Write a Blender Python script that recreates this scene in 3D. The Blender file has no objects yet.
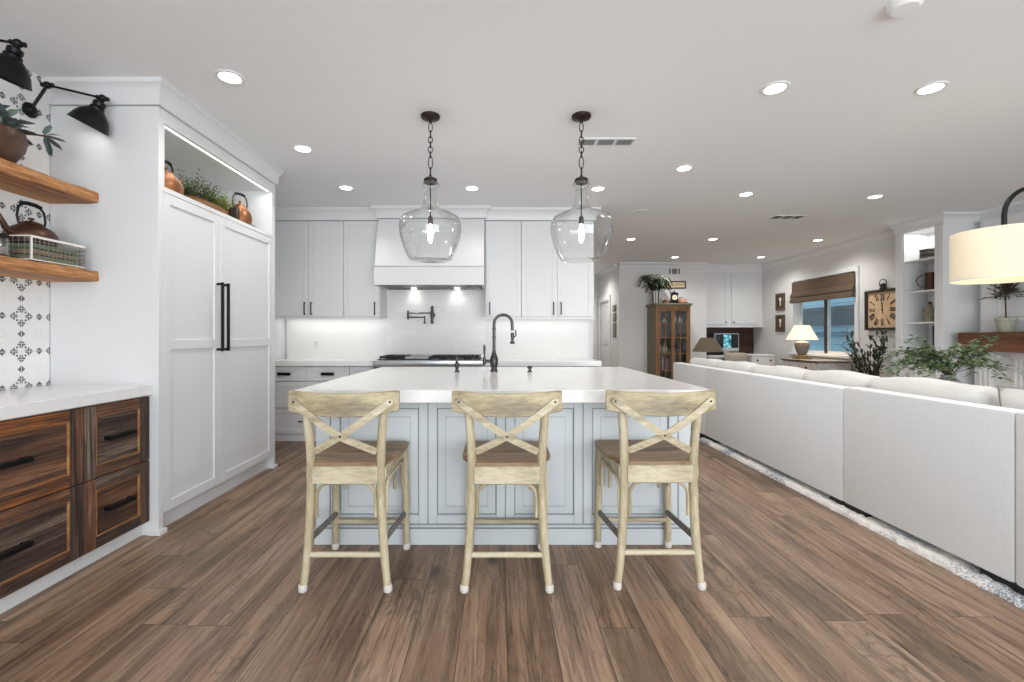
import bpy, bmesh, math, random
from mathutils import Vector, Matrix
random.seed(7)
PI = math.pi
SC = bpy.context.scene
COL = SC.collection

# ------------------------------------------------------------------ camera, world, exposure
CAMH = 1.2
cam_d = bpy.data.cameras.new('camera'); cam = bpy.data.objects.new('camera', cam_d); COL.objects.link(cam)
cam.location = (0, 0, CAMH); cam.rotation_euler = (PI/2, 0, 0)
cam_d.sensor_width = 36; cam_d.lens = 455/1024*36
cam_d.shift_x = 13/1024; cam_d.shift_y = -5/1024
cam_d.clip_start = 0.02; cam_d.clip_end = 200
SC.camera = cam
SC.view_settings.view_transform = 'Standard'
SC.view_settings.look = 'None'
SC.view_settings.gamma = 1
SC.view_settings.use_curve_mapping = False
SC.view_settings.exposure = 0.16
w = bpy.data.worlds.new('world'); SC.world = w; w.use_nodes = True
w.node_tree.nodes['Background'].inputs[0].default_value = (0.86, 0.93, 1.0, 1)
w.node_tree.nodes['Background'].inputs[1].default_value = 1.6
try:
    SC.cycles.max_bounces = 10; SC.cycles.diffuse_bounces = 6; SC.cycles.glossy_bounces = 4
    SC.cycles.transmission_bounces = 8; SC.cycles.transparent_max_bounces = 16
    SC.cycles.caustics_refractive = False; SC.cycles.caustics_reflective = False
    SC.cycles.sample_clamp_indirect = 4
    SC.cycles.use_denoising = True
except Exception: pass

DAY = 265      # daylight through the openings behind the camera
DOWN = 8.5       # each recessed lamp
def light(name, kind, loc, energy, color=(1,1,1), rot=(0,0,0), size=.1, size_y=None, spot=None, blend=.5, spread=None, shape=None):
    d = bpy.data.lights.new(name, kind); d.energy = energy; d.color = color
    if kind == 'AREA':
        d.size = size
        if size_y: d.shape = 'RECTANGLE'; d.size_y = size_y
        if shape: d.shape = shape
        if spread: d.spread = spread
    else: d.shadow_soft_size = size
    if kind == 'SPOT': d.spot_size = spot; d.spot_blend = blend
    o = bpy.data.objects.new(name, d); o.location = loc; o.rotation_euler = rot; COL.objects.link(o)
    return o
# daylight entering through the wide glass doors in the wall behind the camera
light('daylight_rear', 'AREA', (1.7, -2.95, 1.25), DAY, (.90,.965,1), (PI/2+.32,0,0), 6.0, 2.2)
WARM = (1, .968, .925)

# ------------------------------------------------------------------ materials
def srgb(h):
    h = h.lstrip('#'); out = []
    for i in (0,2,4):
        v = int(h[i:i+2],16)/255
        out.append(v/12.92 if v <= .04045 else ((v+.055)/1.055)**2.4)
    return (*out, 1)
def nd(nt, typ, ins=None, **props):
    n = nt.nodes.new(typ)
    for k, v in props.items(): setattr(n, k, v)
    for k, v in (ins or {}).items():
        if isinstance(v, bpy.types.NodeSocket): nt.links.new(v, n.inputs[k])
        else: n.inputs[k].default_value = v
    return n
def mth(nt, op, a, b=0.0, c=0.0):
    return nd(nt, 'ShaderNodeMath', {0:a, 1:b, 2:c}, operation=op).outputs[0]
def mixc(nt, f, a, b, bt='MIX'):
    n = nt.nodes.new('ShaderNodeMix'); n.data_type = 'RGBA'; n.blend_type = bt
    for k, v in ((0,f),(6,a),(7,b)):
        if isinstance(v, bpy.types.NodeSocket): nt.links.new(v, n.inputs[k])
        else: n.inputs[k].default_value = v
    return n.outputs[2]
def ramp(nt, f, stops):
    n = nt.nodes.new('ShaderNodeValToRGB'); e = n.color_ramp.elements
    while len(e) < len(stops): e.new(.5)
    for i, (p, c) in enumerate(stops): e[i].position = p; e[i].color = c if isinstance(c, tuple) else srgb(c)
    nt.links.new(f, n.inputs[0]); return n.outputs[0]
def base(name):
    m = bpy.data.materials.new(name); m.use_nodes = True
    return m, m.node_tree, m.node_tree.nodes['Principled BSDF']
_mc = {}
def mat(name, col, rough=.5, metal=0, noise=0, nscale=40, bump=0, emit=None, estr=0, trans=0, ior=1.45, stretch=(1,1,1), coat=0, sheen=0):
    if name in _mc: return _mc[name]
    m, nt, p = base(name)
    c = srgb(col) if isinstance(col, str) else col
    p.inputs['Base Color'].default_value = c
    p.inputs['Roughness'].default_value = rough; p.inputs['Metallic'].default_value = metal
    if trans: p.inputs['Transmission Weight'].default_value = trans; p.inputs['IOR'].default_value = ior
    if coat: p.inputs['Coat Weight'].default_value = coat
    if sheen: p.inputs['Sheen Weight'].default_value = sheen
    if emit: p.inputs['Emission Color'].default_value = srgb(emit); p.inputs['Emission Strength'].default_value = estr
    tc = nd(nt, 'ShaderNodeTexCoord')
    mp = nd(nt, 'ShaderNodeMapping', {'Vector': tc.outputs['Object'], 'Scale': stretch})
    nz = nd(nt, 'ShaderNodeTexNoise', {'Vector': mp.outputs[0], 'Scale': nscale, 'Detail': 5.0})
    if noise:
        d = tuple(x*(1-noise) for x in c[:3])+(1,); l = tuple(min(1,x*(1+noise*.6)) for x in c[:3])+(1,)
        nt.links.new(ramp(nt, nz.outputs[0], [(.3,d),(.7,l)]), p.inputs['Base Color'])
    if bump:
        b = nd(nt, 'ShaderNodeBump', {'Height': nz.outputs[0], 'Strength': bump, 'Distance': .004})
        nt.links.new(b.outputs[0], p.inputs['Normal'])
    _mc[name] = m; return m
def wood(name, stops, axis='Y', scale=9, rough=.5, stretch=.07, bump=.25, big=.35, coat=0):
    """grained timber, the grain running along AXIS; stops = colour ramp"""
    if name in _mc: return _mc[name]
    m, nt, p = base(name)
    tc = nd(nt, 'ShaderNodeTexCoord')
    s = [1,1,1]; s['XYZ'.index(axis)] = stretch
    mp = nd(nt, 'ShaderNodeMapping', {'Vector': tc.outputs['Object'], 'Scale': s})
    n1 = nd(nt, 'ShaderNodeTexNoise', {'Vector': mp.outputs[0], 'Scale': scale, 'Detail': 3.0, 'Distortion': .8})
    n2 = nd(nt, 'ShaderNodeTexNoise', {'Vector': mp.outputs[0], 'Scale': scale*9, 'Detail': 8.0, 'Roughness': .7})
    f = mth(nt, 'ADD', mth(nt, 'MULTIPLY', n1.outputs[0], 1-big), mth(nt, 'MULTIPLY', n2.outputs[0], big))
    nt.links.new(ramp(nt, f, stops), p.inputs['Base Color'])
    b = nd(nt, 'ShaderNodeBump', {'Height': f, 'Strength': bump, 'Distance': .006})
    nt.links.new(b.outputs[0], p.inputs['Normal'])
    p.inputs['Roughness'].default_value = rough
    if coat: p.inputs['Coat Weight'].default_value = coat
    _mc[name] = m; return m

def floor_material():
    m, nt, p = base('oak_plank_floor')
    g = nd(nt, 'ShaderNodeTexCoord'); sp = nd(nt, 'ShaderNodeSeparateXYZ', {0: g.outputs['Object']})
    X, Y = sp.outputs[0], sp.outputs[1]
    px = mth(nt, 'DIVIDE', mth(nt,'ADD',X,.157), .19); col = mth(nt, 'FLOOR', px)
    r1 = nd(nt, 'ShaderNodeTexWhiteNoise', {'W': col}, noise_dimensions='1D').outputs[0]
    yy = mth(nt, 'ADD', mth(nt, 'DIVIDE', Y, 1.55), mth(nt, 'MULTIPLY', r1, 7.3)); row = mth(nt, 'FLOOR', yy)
    idv = nd(nt, 'ShaderNodeCombineXYZ', {0: col, 1: row})
    wn = nd(nt, 'ShaderNodeTexWhiteNoise', {'Vector': idv.outputs[0]}, noise_dimensions='3D')
    R = wn.outputs[0]
    fx = mth(nt, 'FRACT', px); ex = mth(nt, 'MULTIPLY', mth(nt, 'MINIMUM', fx, mth(nt, 'SUBTRACT', 1.0, fx)), .19)
    fy = mth(nt, 'FRACT', yy); ey = mth(nt, 'MULTIPLY', mth(nt, 'MINIMUM', fy, mth(nt, 'SUBTRACT', 1.0, fy)), 1.55)
    edge = mth(nt, 'MINIMUM', ex, ey)
    gap = mth(nt, 'LESS_THAN', edge, .0013)
    off = mth(nt, 'MULTIPLY', R, 37.0)
    v1 = nd(nt, 'ShaderNodeCombineXYZ', {0: mth(nt,'ADD',mth(nt,'MULTIPLY',X,1.0),off), 1: mth(nt,'MULTIPLY',Y,.055), 2: off})
    fine = nd(nt, 'ShaderNodeTexNoise', {'Vector': v1.outputs[0], 'Scale': 70.0, 'Detail': 8.0, 'Roughness': .65, 'Distortion': .3})
    v2 = nd(nt, 'ShaderNodeCombineXYZ', {0: mth(nt,'ADD',mth(nt,'MULTIPLY',X,1.0),off), 1: mth(nt,'MULTIPLY',Y,.22), 2: off})
    big = nd(nt, 'ShaderNodeTexNoise', {'Vector': v2.outputs[0], 'Scale': 4.2, 'Detail': 2.5, 'Distortion': .9})
    rings = mth(nt, 'ABSOLUTE', mth(nt, 'SINE', mth(nt, 'MULTIPLY', big.outputs[0], 80.0)))
    v3 = nd(nt, 'ShaderNodeCombineXYZ', {0: mth(nt,'ADD',X,off), 1: mth(nt,'MULTIPLY',Y,.5), 2: off})
    vo = nd(nt, 'ShaderNodeTexVoronoi', {'Vector': v3.outputs[0], 'Scale': 3.1})
    knot = ramp(nt, vo.outputs['Distance'], [(.04,(.95,.95,.95,1)),(.15,(0,0,0,1))])
    patch = nd(nt, 'ShaderNodeTexNoise', {'Vector': v3.outputs[0], 'Scale': 3.0, 'Detail': 3.0})
    tone = ramp(nt, R, [(0,'#735a49'),(.2,'#967860'),(.4,'#7f6553'),(.6,'#a28570'),(.8,'#8c6e57'),(1,'#6a5546')])
    v4 = nd(nt, 'ShaderNodeCombineXYZ', {0: mth(nt,'ADD',X,off), 1: mth(nt,'MULTIPLY',Y,.055), 2: off})
    streak = nd(nt, 'ShaderNodeTexNoise', {'Vector': v4.outputs[0], 'Scale': 13.0, 'Detail': 9.0, 'Roughness': .62, 'Distortion': .45})
    c = mixc(nt, ramp(nt, streak.outputs[0], [(.5,(0,0,0,1)),(.72,(.85,.85,.85,1))]), tone, srgb('#b49a80'))
    c = mixc(nt, ramp(nt, streak.outputs[0], [(.32,(.9,.9,.9,1)),(.48,(0,0,0,1))]), c, srgb('#523e2f'))
    c = mixc(nt, ramp(nt, patch.outputs[0], [(.53,(0,0,0,1)),(.68,(.6,.6,.6,1))]), c, srgb('#60513f'))
    rm = mth(nt,'MULTIPLY', ramp(nt, rings, [(.0,(1,1,1,1)),(.5,(0,0,0,1))]), ramp(nt, patch.outputs[0], [(.46,(.08,.08,.08,1)),(.56,(.55,.55,.55,1))]))
    c = mixc(nt, rm, c, srgb('#4d3a2c'))
    c = mixc(nt, ramp(nt, fine.outputs[0], [(.36,(.65,.65,.65,1)),(.52,(0,0,0,1))]), c, srgb('#59452f'))
    crack = mth(nt,'MULTIPLY', ramp(nt, mth(nt,'ABSOLUTE',mth(nt,'SUBTRACT',streak.outputs[0],.44)), [(.0,(1,1,1,1)),(.014,(0,0,0,1))]), ramp(nt, patch.outputs[0], [(.44,(.1,.1,.1,1)),(.54,(.85,.85,.85,1))]))
    c = mixc(nt, crack, c, srgb('#30221a'))
    c = mixc(nt, knot, c, srgb('#33231a'))
    c = mixc(nt, gap, c, srgb('#2c1f18'))
    nt.links.new(c, p.inputs['Base Color'])
    p.inputs['Roughness'].default_value = .42
    h = mth(nt, 'SUBTRACT', mth(nt,'MULTIPLY',fine.outputs[0],.3), gap)
    b = nd(nt, 'ShaderNodeBump', {'Height': h, 'Strength': .35, 'Distance': .002})
    nt.links.new(b.outputs[0], p.inputs['Normal'])
    return m

def tile_material():
    """200 mm white tiles, a printed grey rosette on every corner, a small diamond mid-edge, a pale ring in the middle"""
    m, nt, p = base('patterned_cement_tile')
    g = nd(nt, 'ShaderNodeNewGeometry'); sp = nd(nt, 'ShaderNodeSeparateXYZ', {0: g.outputs['Position']})
    def tri(v, o):   # signed distance to the nearest tile corner, in tiles
        t = mth(nt, 'ADD', mth(nt, 'DIVIDE', mth(nt, 'SUBTRACT', v, o), .2), .5)
        return mth(nt, 'SUBTRACT', mth(nt, 'FRACT', t), .5)
    A = mth(nt, 'ABSOLUTE', tri(sp.outputs[1], 2.577)); B = mth(nt, 'ABSOLUTE', tri(sp.outputs[2], 1.312))
    hi = mth(nt, 'MAXIMUM', A, B); lo = mth(nt, 'MINIMUM', A, B)
    line = mth(nt, 'GREATER_THAN', lo, .008)
    # petal: a fat leaf between .09 and .27 along each axis
    d1 = mth(nt, 'ADD', mth(nt,'MULTIPLY',mth(nt,'ABSOLUTE',mth(nt,'SUBTRACT',hi,.2)),.95), lo)
    pet = mth(nt, 'LESS_THAN', d1, .118)
    bite = mth(nt, 'GREATER_THAN', mth(nt,'ABSOLUTE',mth(nt,'SUBTRACT',hi,.155)), .013)
    bite2 = mth(nt, 'GREATER_THAN', mth(nt,'ABSOLUTE',mth(nt,'SUBTRACT',hi,.225)), .007)
    pet = mth(nt, 'MULTIPLY', mth(nt,'MULTIPLY',pet, mth(nt,'MAXIMUM',bite, mth(nt,'LESS_THAN',lo,.035))), bite2)
    # dots on the diagonal of the rosette
    dd = mth(nt, 'ADD', mth(nt,'ABSOLUTE',mth(nt,'SUBTRACT',A,.115)), mth(nt,'ABSOLUTE',mth(nt,'SUBTRACT',B,.115)))
    dots = mth(nt, 'LESS_THAN', dd, .04)
    # mid-edge diamond
    d2 = mth(nt, 'ADD', mth(nt,'SUBTRACT',.5,hi), lo)
    dia = mth(nt, 'LESS_THAN', d2, .105)
    dark = mth(nt, 'MULTIPLY', mth(nt, 'MAXIMUM', mth(nt,'MAXIMUM',pet,dots), dia), line)
    ca = mth(nt,'SUBTRACT',.5,A); cb = mth(nt,'SUBTRACT',.5,B)
    rr = mth(nt,'SQRT', mth(nt,'ADD',mth(nt,'MULTIPLY',ca,ca),mth(nt,'MULTIPLY',cb,cb)))
    ring = mth(nt,'MULTIPLY',mth(nt,'LESS_THAN',mth(nt,'ABSOLUTE',mth(nt,'SUBTRACT',rr,.085)),.014),.22)
    c = mixc(nt, ring, srgb('#e9e9e8'), srgb('#b9b9ba'))
    c = mixc(nt, mth(nt,'MULTIPLY',mth(nt,'LESS_THAN',lo,.006),.35), c, srgb('#bdbdbd'))
    c = mixc(nt, mth(nt,'MULTIPLY',dark,.88), c, srgb('#3a3c42'))
    nt.links.new(c, p.inputs['Base Color']); p.inputs['Roughness'].default_value = .5
    return m

def brick_material(name, c1, c2, mortar, bw, bh, ms=.002, rough=.3):
    m, nt, p = base(name)
    g = nd(nt, 'ShaderNodeNewGeometry'); sp = nd(nt, 'ShaderNodeSeparateXYZ', {0: g.outputs['Position']})
    cv = nd(nt, 'ShaderNodeCombineXYZ', {0: sp.outputs[0], 1: sp.outputs[2]})
    b = nd(nt, 'ShaderNodeTexBrick', {'Vector': cv.outputs[0], 'Color1': srgb(c1), 'Color2': srgb(c2), 'Mortar': srgb(mortar), 'Scale': 1.0,
        'Mortar Size': ms, 'Brick Width': bw, 'Row Height': bh})
    nt.links.new(b.outputs[0], p.inputs['Base Color']); p.inputs['Roughness'].default_value = rough
    return m
def rug_material():
    m, nt, p = base('shag_rug')
    g = nd(nt, 'ShaderNodeTexCoord')
    n = nd(nt, 'ShaderNodeTexNoise', {'Vector': g.outputs['Object'], 'Scale': 3.0, 'Detail': 2.0})
    n2 = nd(nt, 'ShaderNodeTexNoise', {'Vector': g.outputs['Object'], 'Scale': 90.0, 'Detail': 3.0})
    f = mth(nt,'ADD',mth(nt,'MULTIPLY',n.outputs[0],.55),mth(nt,'MULTIPLY',n2.outputs[0],.45))
    nt.links.new(ramp(nt, f, [(.36,'#7f8a9c'),(.44,'#c2c6cc'),(.49,'#efeae3'),(.6,'#f6f2ec')]), p.inputs['Base Color'])
    p.inputs['Roughness'].default_value = .95
    return m
def quartz():
    m, nt, p = base('white_quartz')
    g = nd(nt, 'ShaderNodeTexCoord')
    n = nd(nt, 'ShaderNodeTexNoise', {'Vector': g.outputs['Object'], 'Scale': 1.6, 'Detail': 6.0, 'Distortion': 1.6})
    f = mth(nt,'ABSOLUTE',mth(nt,'SUBTRACT',n.outputs[0],.5))
    nt.links.new(ramp(nt, f, [(.0,'#e2e1e0'),(.006,'#e8e7e6'),(.04,'#e9e8e7')]), p.inputs['Base Color'])
    p.inputs['Roughness'].default_value = .18
    return m
def clear_glass(name, tint=(.86,.93,.95,1), power=4.0, amount=.7):
    m, nt, p = base(name)
    nt.nodes.remove(p)
    tr = nd(nt,'ShaderNodeBsdfTransparent',{0:tint}); gl = nd(nt,'ShaderNodeBsdfGlossy',{'Roughness':.02})
    lw = nd(nt,'ShaderNodeLayerWeight',{0:.5}); fr = mth(nt,'ADD',mth(nt,'MULTIPLY',mth(nt,'POWER',lw.outputs['Facing'],power),amount),.035)
    mx = nd(nt,'ShaderNodeMixShader',{0:fr,1:tr.outputs[0],2:gl.outputs[0]})
    nt.links.new(mx.outputs[0], nt.nodes['Material Output'].inputs[0]); return m

WALLW = mat('white_wall_paint', '#d3d3d3', .6, nscale=120, bump=.03)
WALLF = mat('pale_grey_wall_paint', '#dad9d8', .65, nscale=120, bump=.03)
CEIL = mat('ceiling_paint', '#e7e7e8', .75, nscale=150, bump=.04)
CAB = mat('white_cabinet_lacquer', '#d9dadb', .38)
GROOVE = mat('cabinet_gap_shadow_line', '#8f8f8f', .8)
TRIMM = mat('white_trim_paint', '#dedede', .4)
BLACK = mat('black_iron', '#17171a', .42, .6, nscale=90, bump=.05)
BRONZE = mat('oil_rubbed_bronze', '#3a302a', .42, .75, nscale=60, noise=.3)
GUN = mat('gunmetal', '#4a4848', .3, .9)
STEEL = mat('brushed_steel', '#b5b6b8', .28, 1.0, nscale=20, stretch=(.02,1,1), noise=.08)
QUARTZ = quartz()
SLAB = mat('white_slab_backsplash', '#e2e2e0', .55)
FLOORM = floor_material(); TILEM = tile_material(); RUGM = rug_material(); WGLASS = clear_glass('window_glass')
GLASS = clear_glass('clear_blown_glass', (.975,.98,.98,1), 2.6, .85)
ISL = mat('pale_blue_grey_paint', '#c5cacd', .42)
GLAZE = mat('dark_blue_grey_glaze', '#858a90', .6)
SOFAM = mat('oatmeal_linen', '#e5e7e8', .92, nscale=260, noise=.10, bump=.25, sheen=.2)
PILLOWM = mat('cream_linen', '#d6d4d0', .92, nscale=220, noise=.07, bump=.2, sheen=.2)
RUST = ['#2a1c17','#5c3a26','#7a4a2a','#3d2b24','#9a6236']
def rst(ax, i):
    return wood('reclaimed_drawer_wood_%s' % (ax.lower()+'abc'[i]), [(.36,'#17110f'),(.43,'#33251f'),(.49,('#54382a','#42322b','#603a22')[i]),(.55,('#6b4935','#5d4c42','#8d5529')[i]),(.62,('#92694a','#85766a','#b57a44')[i]),(.7,('#8b8078','#9a9189','#a3795a')[i])], ax, 9, .65, .05, .7, .55)
SHELFW = wood('reclaimed_shelf_wood', [(.36,'#44291a'),(.42,'#855632'),(.49,'#a97345'),(.56,'#c48f5c'),(.66,'#dab27f')], 'Y', 8, .65, .06, .8, .6)
STOOLW = wood('weathered_oak', [(.32,'#7b6f55'),(.42,'#9f9275'),(.52,'#b8ab8e'),(.6,'#c9bea4'),(.7,'#a8a697')], 'Z', 8, .55, .18, .25, .4)
STOOLX = wood('weathered_oak_across', [(.32,'#786d5a'),(.42,'#968b73'),(.5,'#b1a58a'),(.58,'#c7bca2'),(.7,'#999b8e')], 'X', 8, .55, .18, .25, .4)
STOOLR = wood('weathered_oak_rail', [(.32,'#6d6552'),(.42,'#8b7f65'),(.5,'#a7997a'),(.58,'#bbad8e'),(.7,'#8e9080')], 'X', 7, .55, .2, .25, .4)
SEATW = wood('grey_brown_seat_wood', [(.3,'#4c3d30'),(.44,'#735b45'),(.55,'#93795b'),(.68,'#7f7a6c')], 'X', 9, .5, .15, .25, .4)
RUNGD = mat('grey_worn_wood', '#74706a', .6, noise=.25, nscale=30)
CAPW = mat('white_rubber_foot', '#cfcac2', .6)
COPPER = mat('aged_copper', '#8d5f40', .45, .85, noise=.45, nscale=18)
BROWNMET = mat('brown_patinated_metal', '#5a4136', .4, .7, noise=.3, nscale=12)
LEAF = mat('green_leaf', '#5f7a3a', .6, noise=.4, nscale=14)
LEAFD = mat('dark_green_leaf', '#33402a', .6, noise=.4, nscale=14)
LEAFS = mat('sage_leaf', '#8fa091', .7, noise=.35, nscale=10)
LEAFG = mat('blue_grey_leaf', '#5d6b6b', .7, noise=.35, nscale=10)
STEM = mat('brown_stem', '#4f3d2c', .8)
EMW = mat('lamp_diffuser', '#ffffff', .5, emit='#fff6ea', estr=14)
DARKW = wood('dark_walnut', [(.3,'#2a1711'),(.5,'#44271d'),(.7,'#5a3627')], 'X', 9, .4, .08)
BEAMW = wood('mantel_timber', [(.34,'#2c1a10'),(.46,'#573622'),(.56,'#70482e'),(.7,'#8d6143')], 'Y', 8, .55, .08, .4, .4)
ORNG = wood('honey_pine', [(.3,'#62402a'),(.5,'#825a38'),(.7,'#9c774c')], 'Z', 9, .45, .08)
OLIVE = mat('olive_painted_wood', '#77705a', .55, noise=.15, nscale=20)
CERAM = mat('white_ceramic', '#e6e3dc', .3)
PAPER = mat('aged_paper', '#d8c6a3', .8, noise=.15, nscale=25)

# ------------------------------------------------------------------ mesh building
def facing(d, at):
    """(u, w, n) -> xyz for a face whose outside looks along d"""
    return {'-y': lambda u,w,n: (u, at-n, w), '+x': lambda u,w,n: (at+n, u, w), '-x': lambda u,w,n: (at-n, u, w),
            '+y': lambda u,w,n: (u, at+n, w), '-z': lambda u,w,n: (u, w, at-n)}[d]
class MB:
    def __init__(self, T=None): self.v=[]; self.f=[]; self.T=T; self.k=0
    def add(self, vs, fs):
        k = len(self.v)
        self.v += [tuple(self.T(*p)) if self.T else tuple(p) for p in vs]
        self.f += [tuple(i+k for i in f) for f in fs]; return self
    def box(self, a0,a1,b0,b1,c0,c1, bev=0):
        a0,a1=sorted((a0,a1)); b0,b1=sorted((b0,b1)); c0,c1=sorted((c0,c1))
        e=(self.k%6)*.00012; self.k+=1; a0+=e;a1-=e;b0+=e;b1-=e;c0+=e;c1-=e   # keeps overlapping boxes of one part off each other's planes
        if bev <= 0:
            vs=[(x,y,z) for x in (a0,a1) for y in (b0,b1) for z in (c0,c1)]
            return self.add(vs, [(0,1,3,2),(4,6,7,5),(0,4,5,1),(2,3,7,6),(0,2,6,4),(1,5,7,3)])
        bm = bmesh.new(); bmesh.ops.create_cube(bm, size=1)
        for v in bm.verts: v.co = Vector((a0+(v.co.x+.5)*(a1-a0), b0+(v.co.y+.5)*(b1-b0), c0+(v.co.z+.5)*(c1-c0)))
        bmesh.ops.bevel(bm, geom=bm.edges[:], offset=min(bev, .49*min(a1-a0,b1-b0,c1-c0)), segments=2 if bev>.006 else 1, affect='EDGES', profile=.6)
        bm.verts.index_update()
        self.add([v.co[:] for v in bm.verts], [[v.index for v in f.verts] for f in bm.faces]); bm.free(); return self
    def prism(self, poly, c0, c1, s0=None, s1=None):
        """poly in (a, b), extruded over c; s0/s1: function of the point giving a shift of each end"""
        n=len(poly); vs=[(a,b,c0+(s0(a,b) if s0 else 0)) for a,b in poly]+[(a,b,c1+(s1(a,b) if s1 else 0)) for a,b in poly]
        return self.add(vs, [tuple(range(n))[::-1], tuple(range(n,2*n))]+[(i,(i+1)%n,n+(i+1)%n,n+i) for i in range(n)])
    def tube(self, pts, r, n=10, closed=False, flat=None, cap=True):
        pts=[Vector(p) for p in pts]; N=len(pts); rr=r if isinstance(r,(list,tuple)) else [r]*N
        tan=[]
        for i in range(N):
            if closed: t=pts[(i+1)%N]-pts[i-1]
            else: t=pts[min(i+1,N-1)]-pts[max(i-1,0)]
            tan.append(t.normalized() if t.length>1e-9 else Vector((0,0,1)))
        up=Vector((0,0,1)) if abs(tan[0].z)<.9 else Vector((1,0,0))
        nn=(up-tan[0]*up.dot(tan[0])).normalized(); vs=[]; fs=[]
        for i in range(N):
            nn=(nn-tan[i]*nn.dot(tan[i])).normalized(); bb=tan[i].cross(nn)
            for k in range(n):
                a=2*PI*k/n+PI/n; x,y=math.cos(a)*rr[i],math.sin(a)*rr[i]
                if flat: x,y = x*flat[0], y*flat[1]
                vs.append(tuple(pts[i]+nn*x+bb*y))
        for i in range(N if closed else N-1):
            for k in range(n):
                a=i*n+k; b=i*n+(k+1)%n; c=((i+1)%N)*n+(k+1)%n; d=((i+1)%N)*n+k
                fs.append((a,b,c,d))
        if not closed and cap: fs += [tuple(range(n))[::-1], tuple(range((N-1)*n,N*n))]
        return self.add(vs,fs)
    def ribbon(self, pts, wd, th, nrm=(0,-1,0)):
        pts=[Vector(p) for p in pts]; N=len(pts); n0=Vector(nrm); vs=[]; fs=[]
        for i in range(N):
            t=(pts[min(i+1,N-1)]-pts[max(i-1,0)]).normalized(); n1=(n0-t*n0.dot(t)).normalized(); s=t.cross(n1)
            for a,b in ((-1,-1),(1,-1),(1,1),(-1,1)): vs.append(tuple(pts[i]+s*a*wd/2+n1*b*th/2))
        for i in range(N-1):
            for k in range(4): fs.append((i*4+k,i*4+(k+1)%4,(i+1)*4+(k+1)%4,(i+1)*4+k))
        fs += [(3,2,1,0), tuple(range((N-1)*4,N*4))]
        return self.add(vs,fs)
    def lathe(self, prof, c=(0,0,0), n=28, axis=None):
        """prof: (radius, height) list; ends closed when radius is 0"""
        M = Matrix.Identity(3)
        if axis is not None: M = Vector((0,0,1)).rotation_difference(Vector(axis)).to_matrix()
        C=Vector(c); vs=[]; fs=[]; idx=[]
        for r,h in prof:
            if r < 1e-6: idx.append([len(vs)]); vs.append(tuple(C+M@Vector((0,0,h))))
            else:
                idx.append(list(range(len(vs),len(vs)+n)))
                for k in range(n): a=2*PI*k/n; vs.append(tuple(C+M@Vector((r*math.cos(a),r*math.sin(a),h))))
        for A,B in zip(idx,idx[1:]):
            for k in range(n):
                if len(A)==1 and len(B)==1: continue
                if len(A)==1: fs.append((A[0],B[(k+1)%n],B[k]))
                elif len(B)==1: fs.append((A[k],A[(k+1)%n],B[0]))
                else: fs.append((A[k],A[(k+1)%n],B[(k+1)%n],B[k]))
        return self.add(vs,fs)
    def ball(self, c, r, n=14, sz=1): 
        return self.lathe([(r*math.sin(PI*i/8), -r*sz*math.cos(PI*i/8)) for i in range(9)], c, n)
    def leaf(self, p, d, L, W, droop=.25, up=None):
        p=Vector(p); d=Vector(d).normalized(); u=Vector((0,0,1)) if up is None else Vector(up)
        s=d.cross(u); s = s.normalized() if s.length>1e-3 else Vector((1,0,0)); nrm=s.cross(d)
        m=p+d*L*.5+nrm*W*.12; e=p+d*L-Vector((0,0,droop*L))
        q1=p+d*L*.25; q2=p+d*L*.7-Vector((0,0,droop*L*.4))
        vs=[p, q1+s*W*.4, q2+s*W*.42, e, q2-s*W*.42, q1-s*W*.4, m]
        return self.add(vs, [(0,1,6),(1,2,6),(2,3,6),(3,4,6),(4,5,6),(5,0,6)])
    def build(self, name, material, parent=None, origin=None, flat=False, angle=38, **tags):
        xs=[p[0] for p in self.v]; ys=[p[1] for p in self.v]; zs=[p[2] for p in self.v]
        O = WLOC[parent.name] if parent is not None else Vector(origin if origin else ((min(xs)+max(xs))/2,(min(ys)+max(ys))/2,min(zs)))
        me=bpy.data.meshes.new(name); me.from_pydata([tuple(Vector(p)-O) for p in self.v], [], self.f); me.update()
        bm=bmesh.new(); bm.from_mesh(me); bmesh.ops.recalc_face_normals(bm, faces=bm.faces[:]); bm.to_mesh(me); bm.free()
        if not flat:
            me.polygons.foreach_set('use_smooth',[True]*len(me.polygons)); me.set_sharp_from_angle(angle=math.radians(angle))
        me.materials.append(material)
        o=bpy.data.objects.new(name, me); COL.objects.link(o)
        if parent is not None: o.parent=parent
        else: o.location=O
        WLOC[o.name]=O.copy()
        for k,v in tags.items(): o[k]=v
        return o
WLOC={}
def tag(o, label=None, cat=None, group=None, kind=None):
    if label: o['label']=label
    if cat: o['category']=cat
    if group: o['group']=group
    if kind: o['kind']=kind
    return o
def thing(name, loc, label, cat, group=None):
    o=bpy.data.objects.new(name, None); o.empty_display_size=.1; o.location=loc; COL.objects.link(o); WLOC[o.name]=Vector(loc)
    return tag(o, label, cat, group)
def struct(name, mb, m, **k): return tag(mb.build(name, m, origin=(0,0,0), **k), kind='structure')
def copy_tree(o, parent=None):
    c=o.copy(); COL.objects.link(c); c.parent=parent; WLOC[c.name]=WLOC[o.name].copy()
    for ch in list(o.children): copy_tree(ch, c)
    return c
def arc(c, r, a0, a1, n, ax=0, ay=2):
    out=[]
    for i in range(n+1):
        a=math.radians(a0+(a1-a0)*i/n); p=list(c); p[ax]+=r*math.cos(a); p[ay]+=r*math.sin(a); out.append(tuple(p))
    return out
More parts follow.
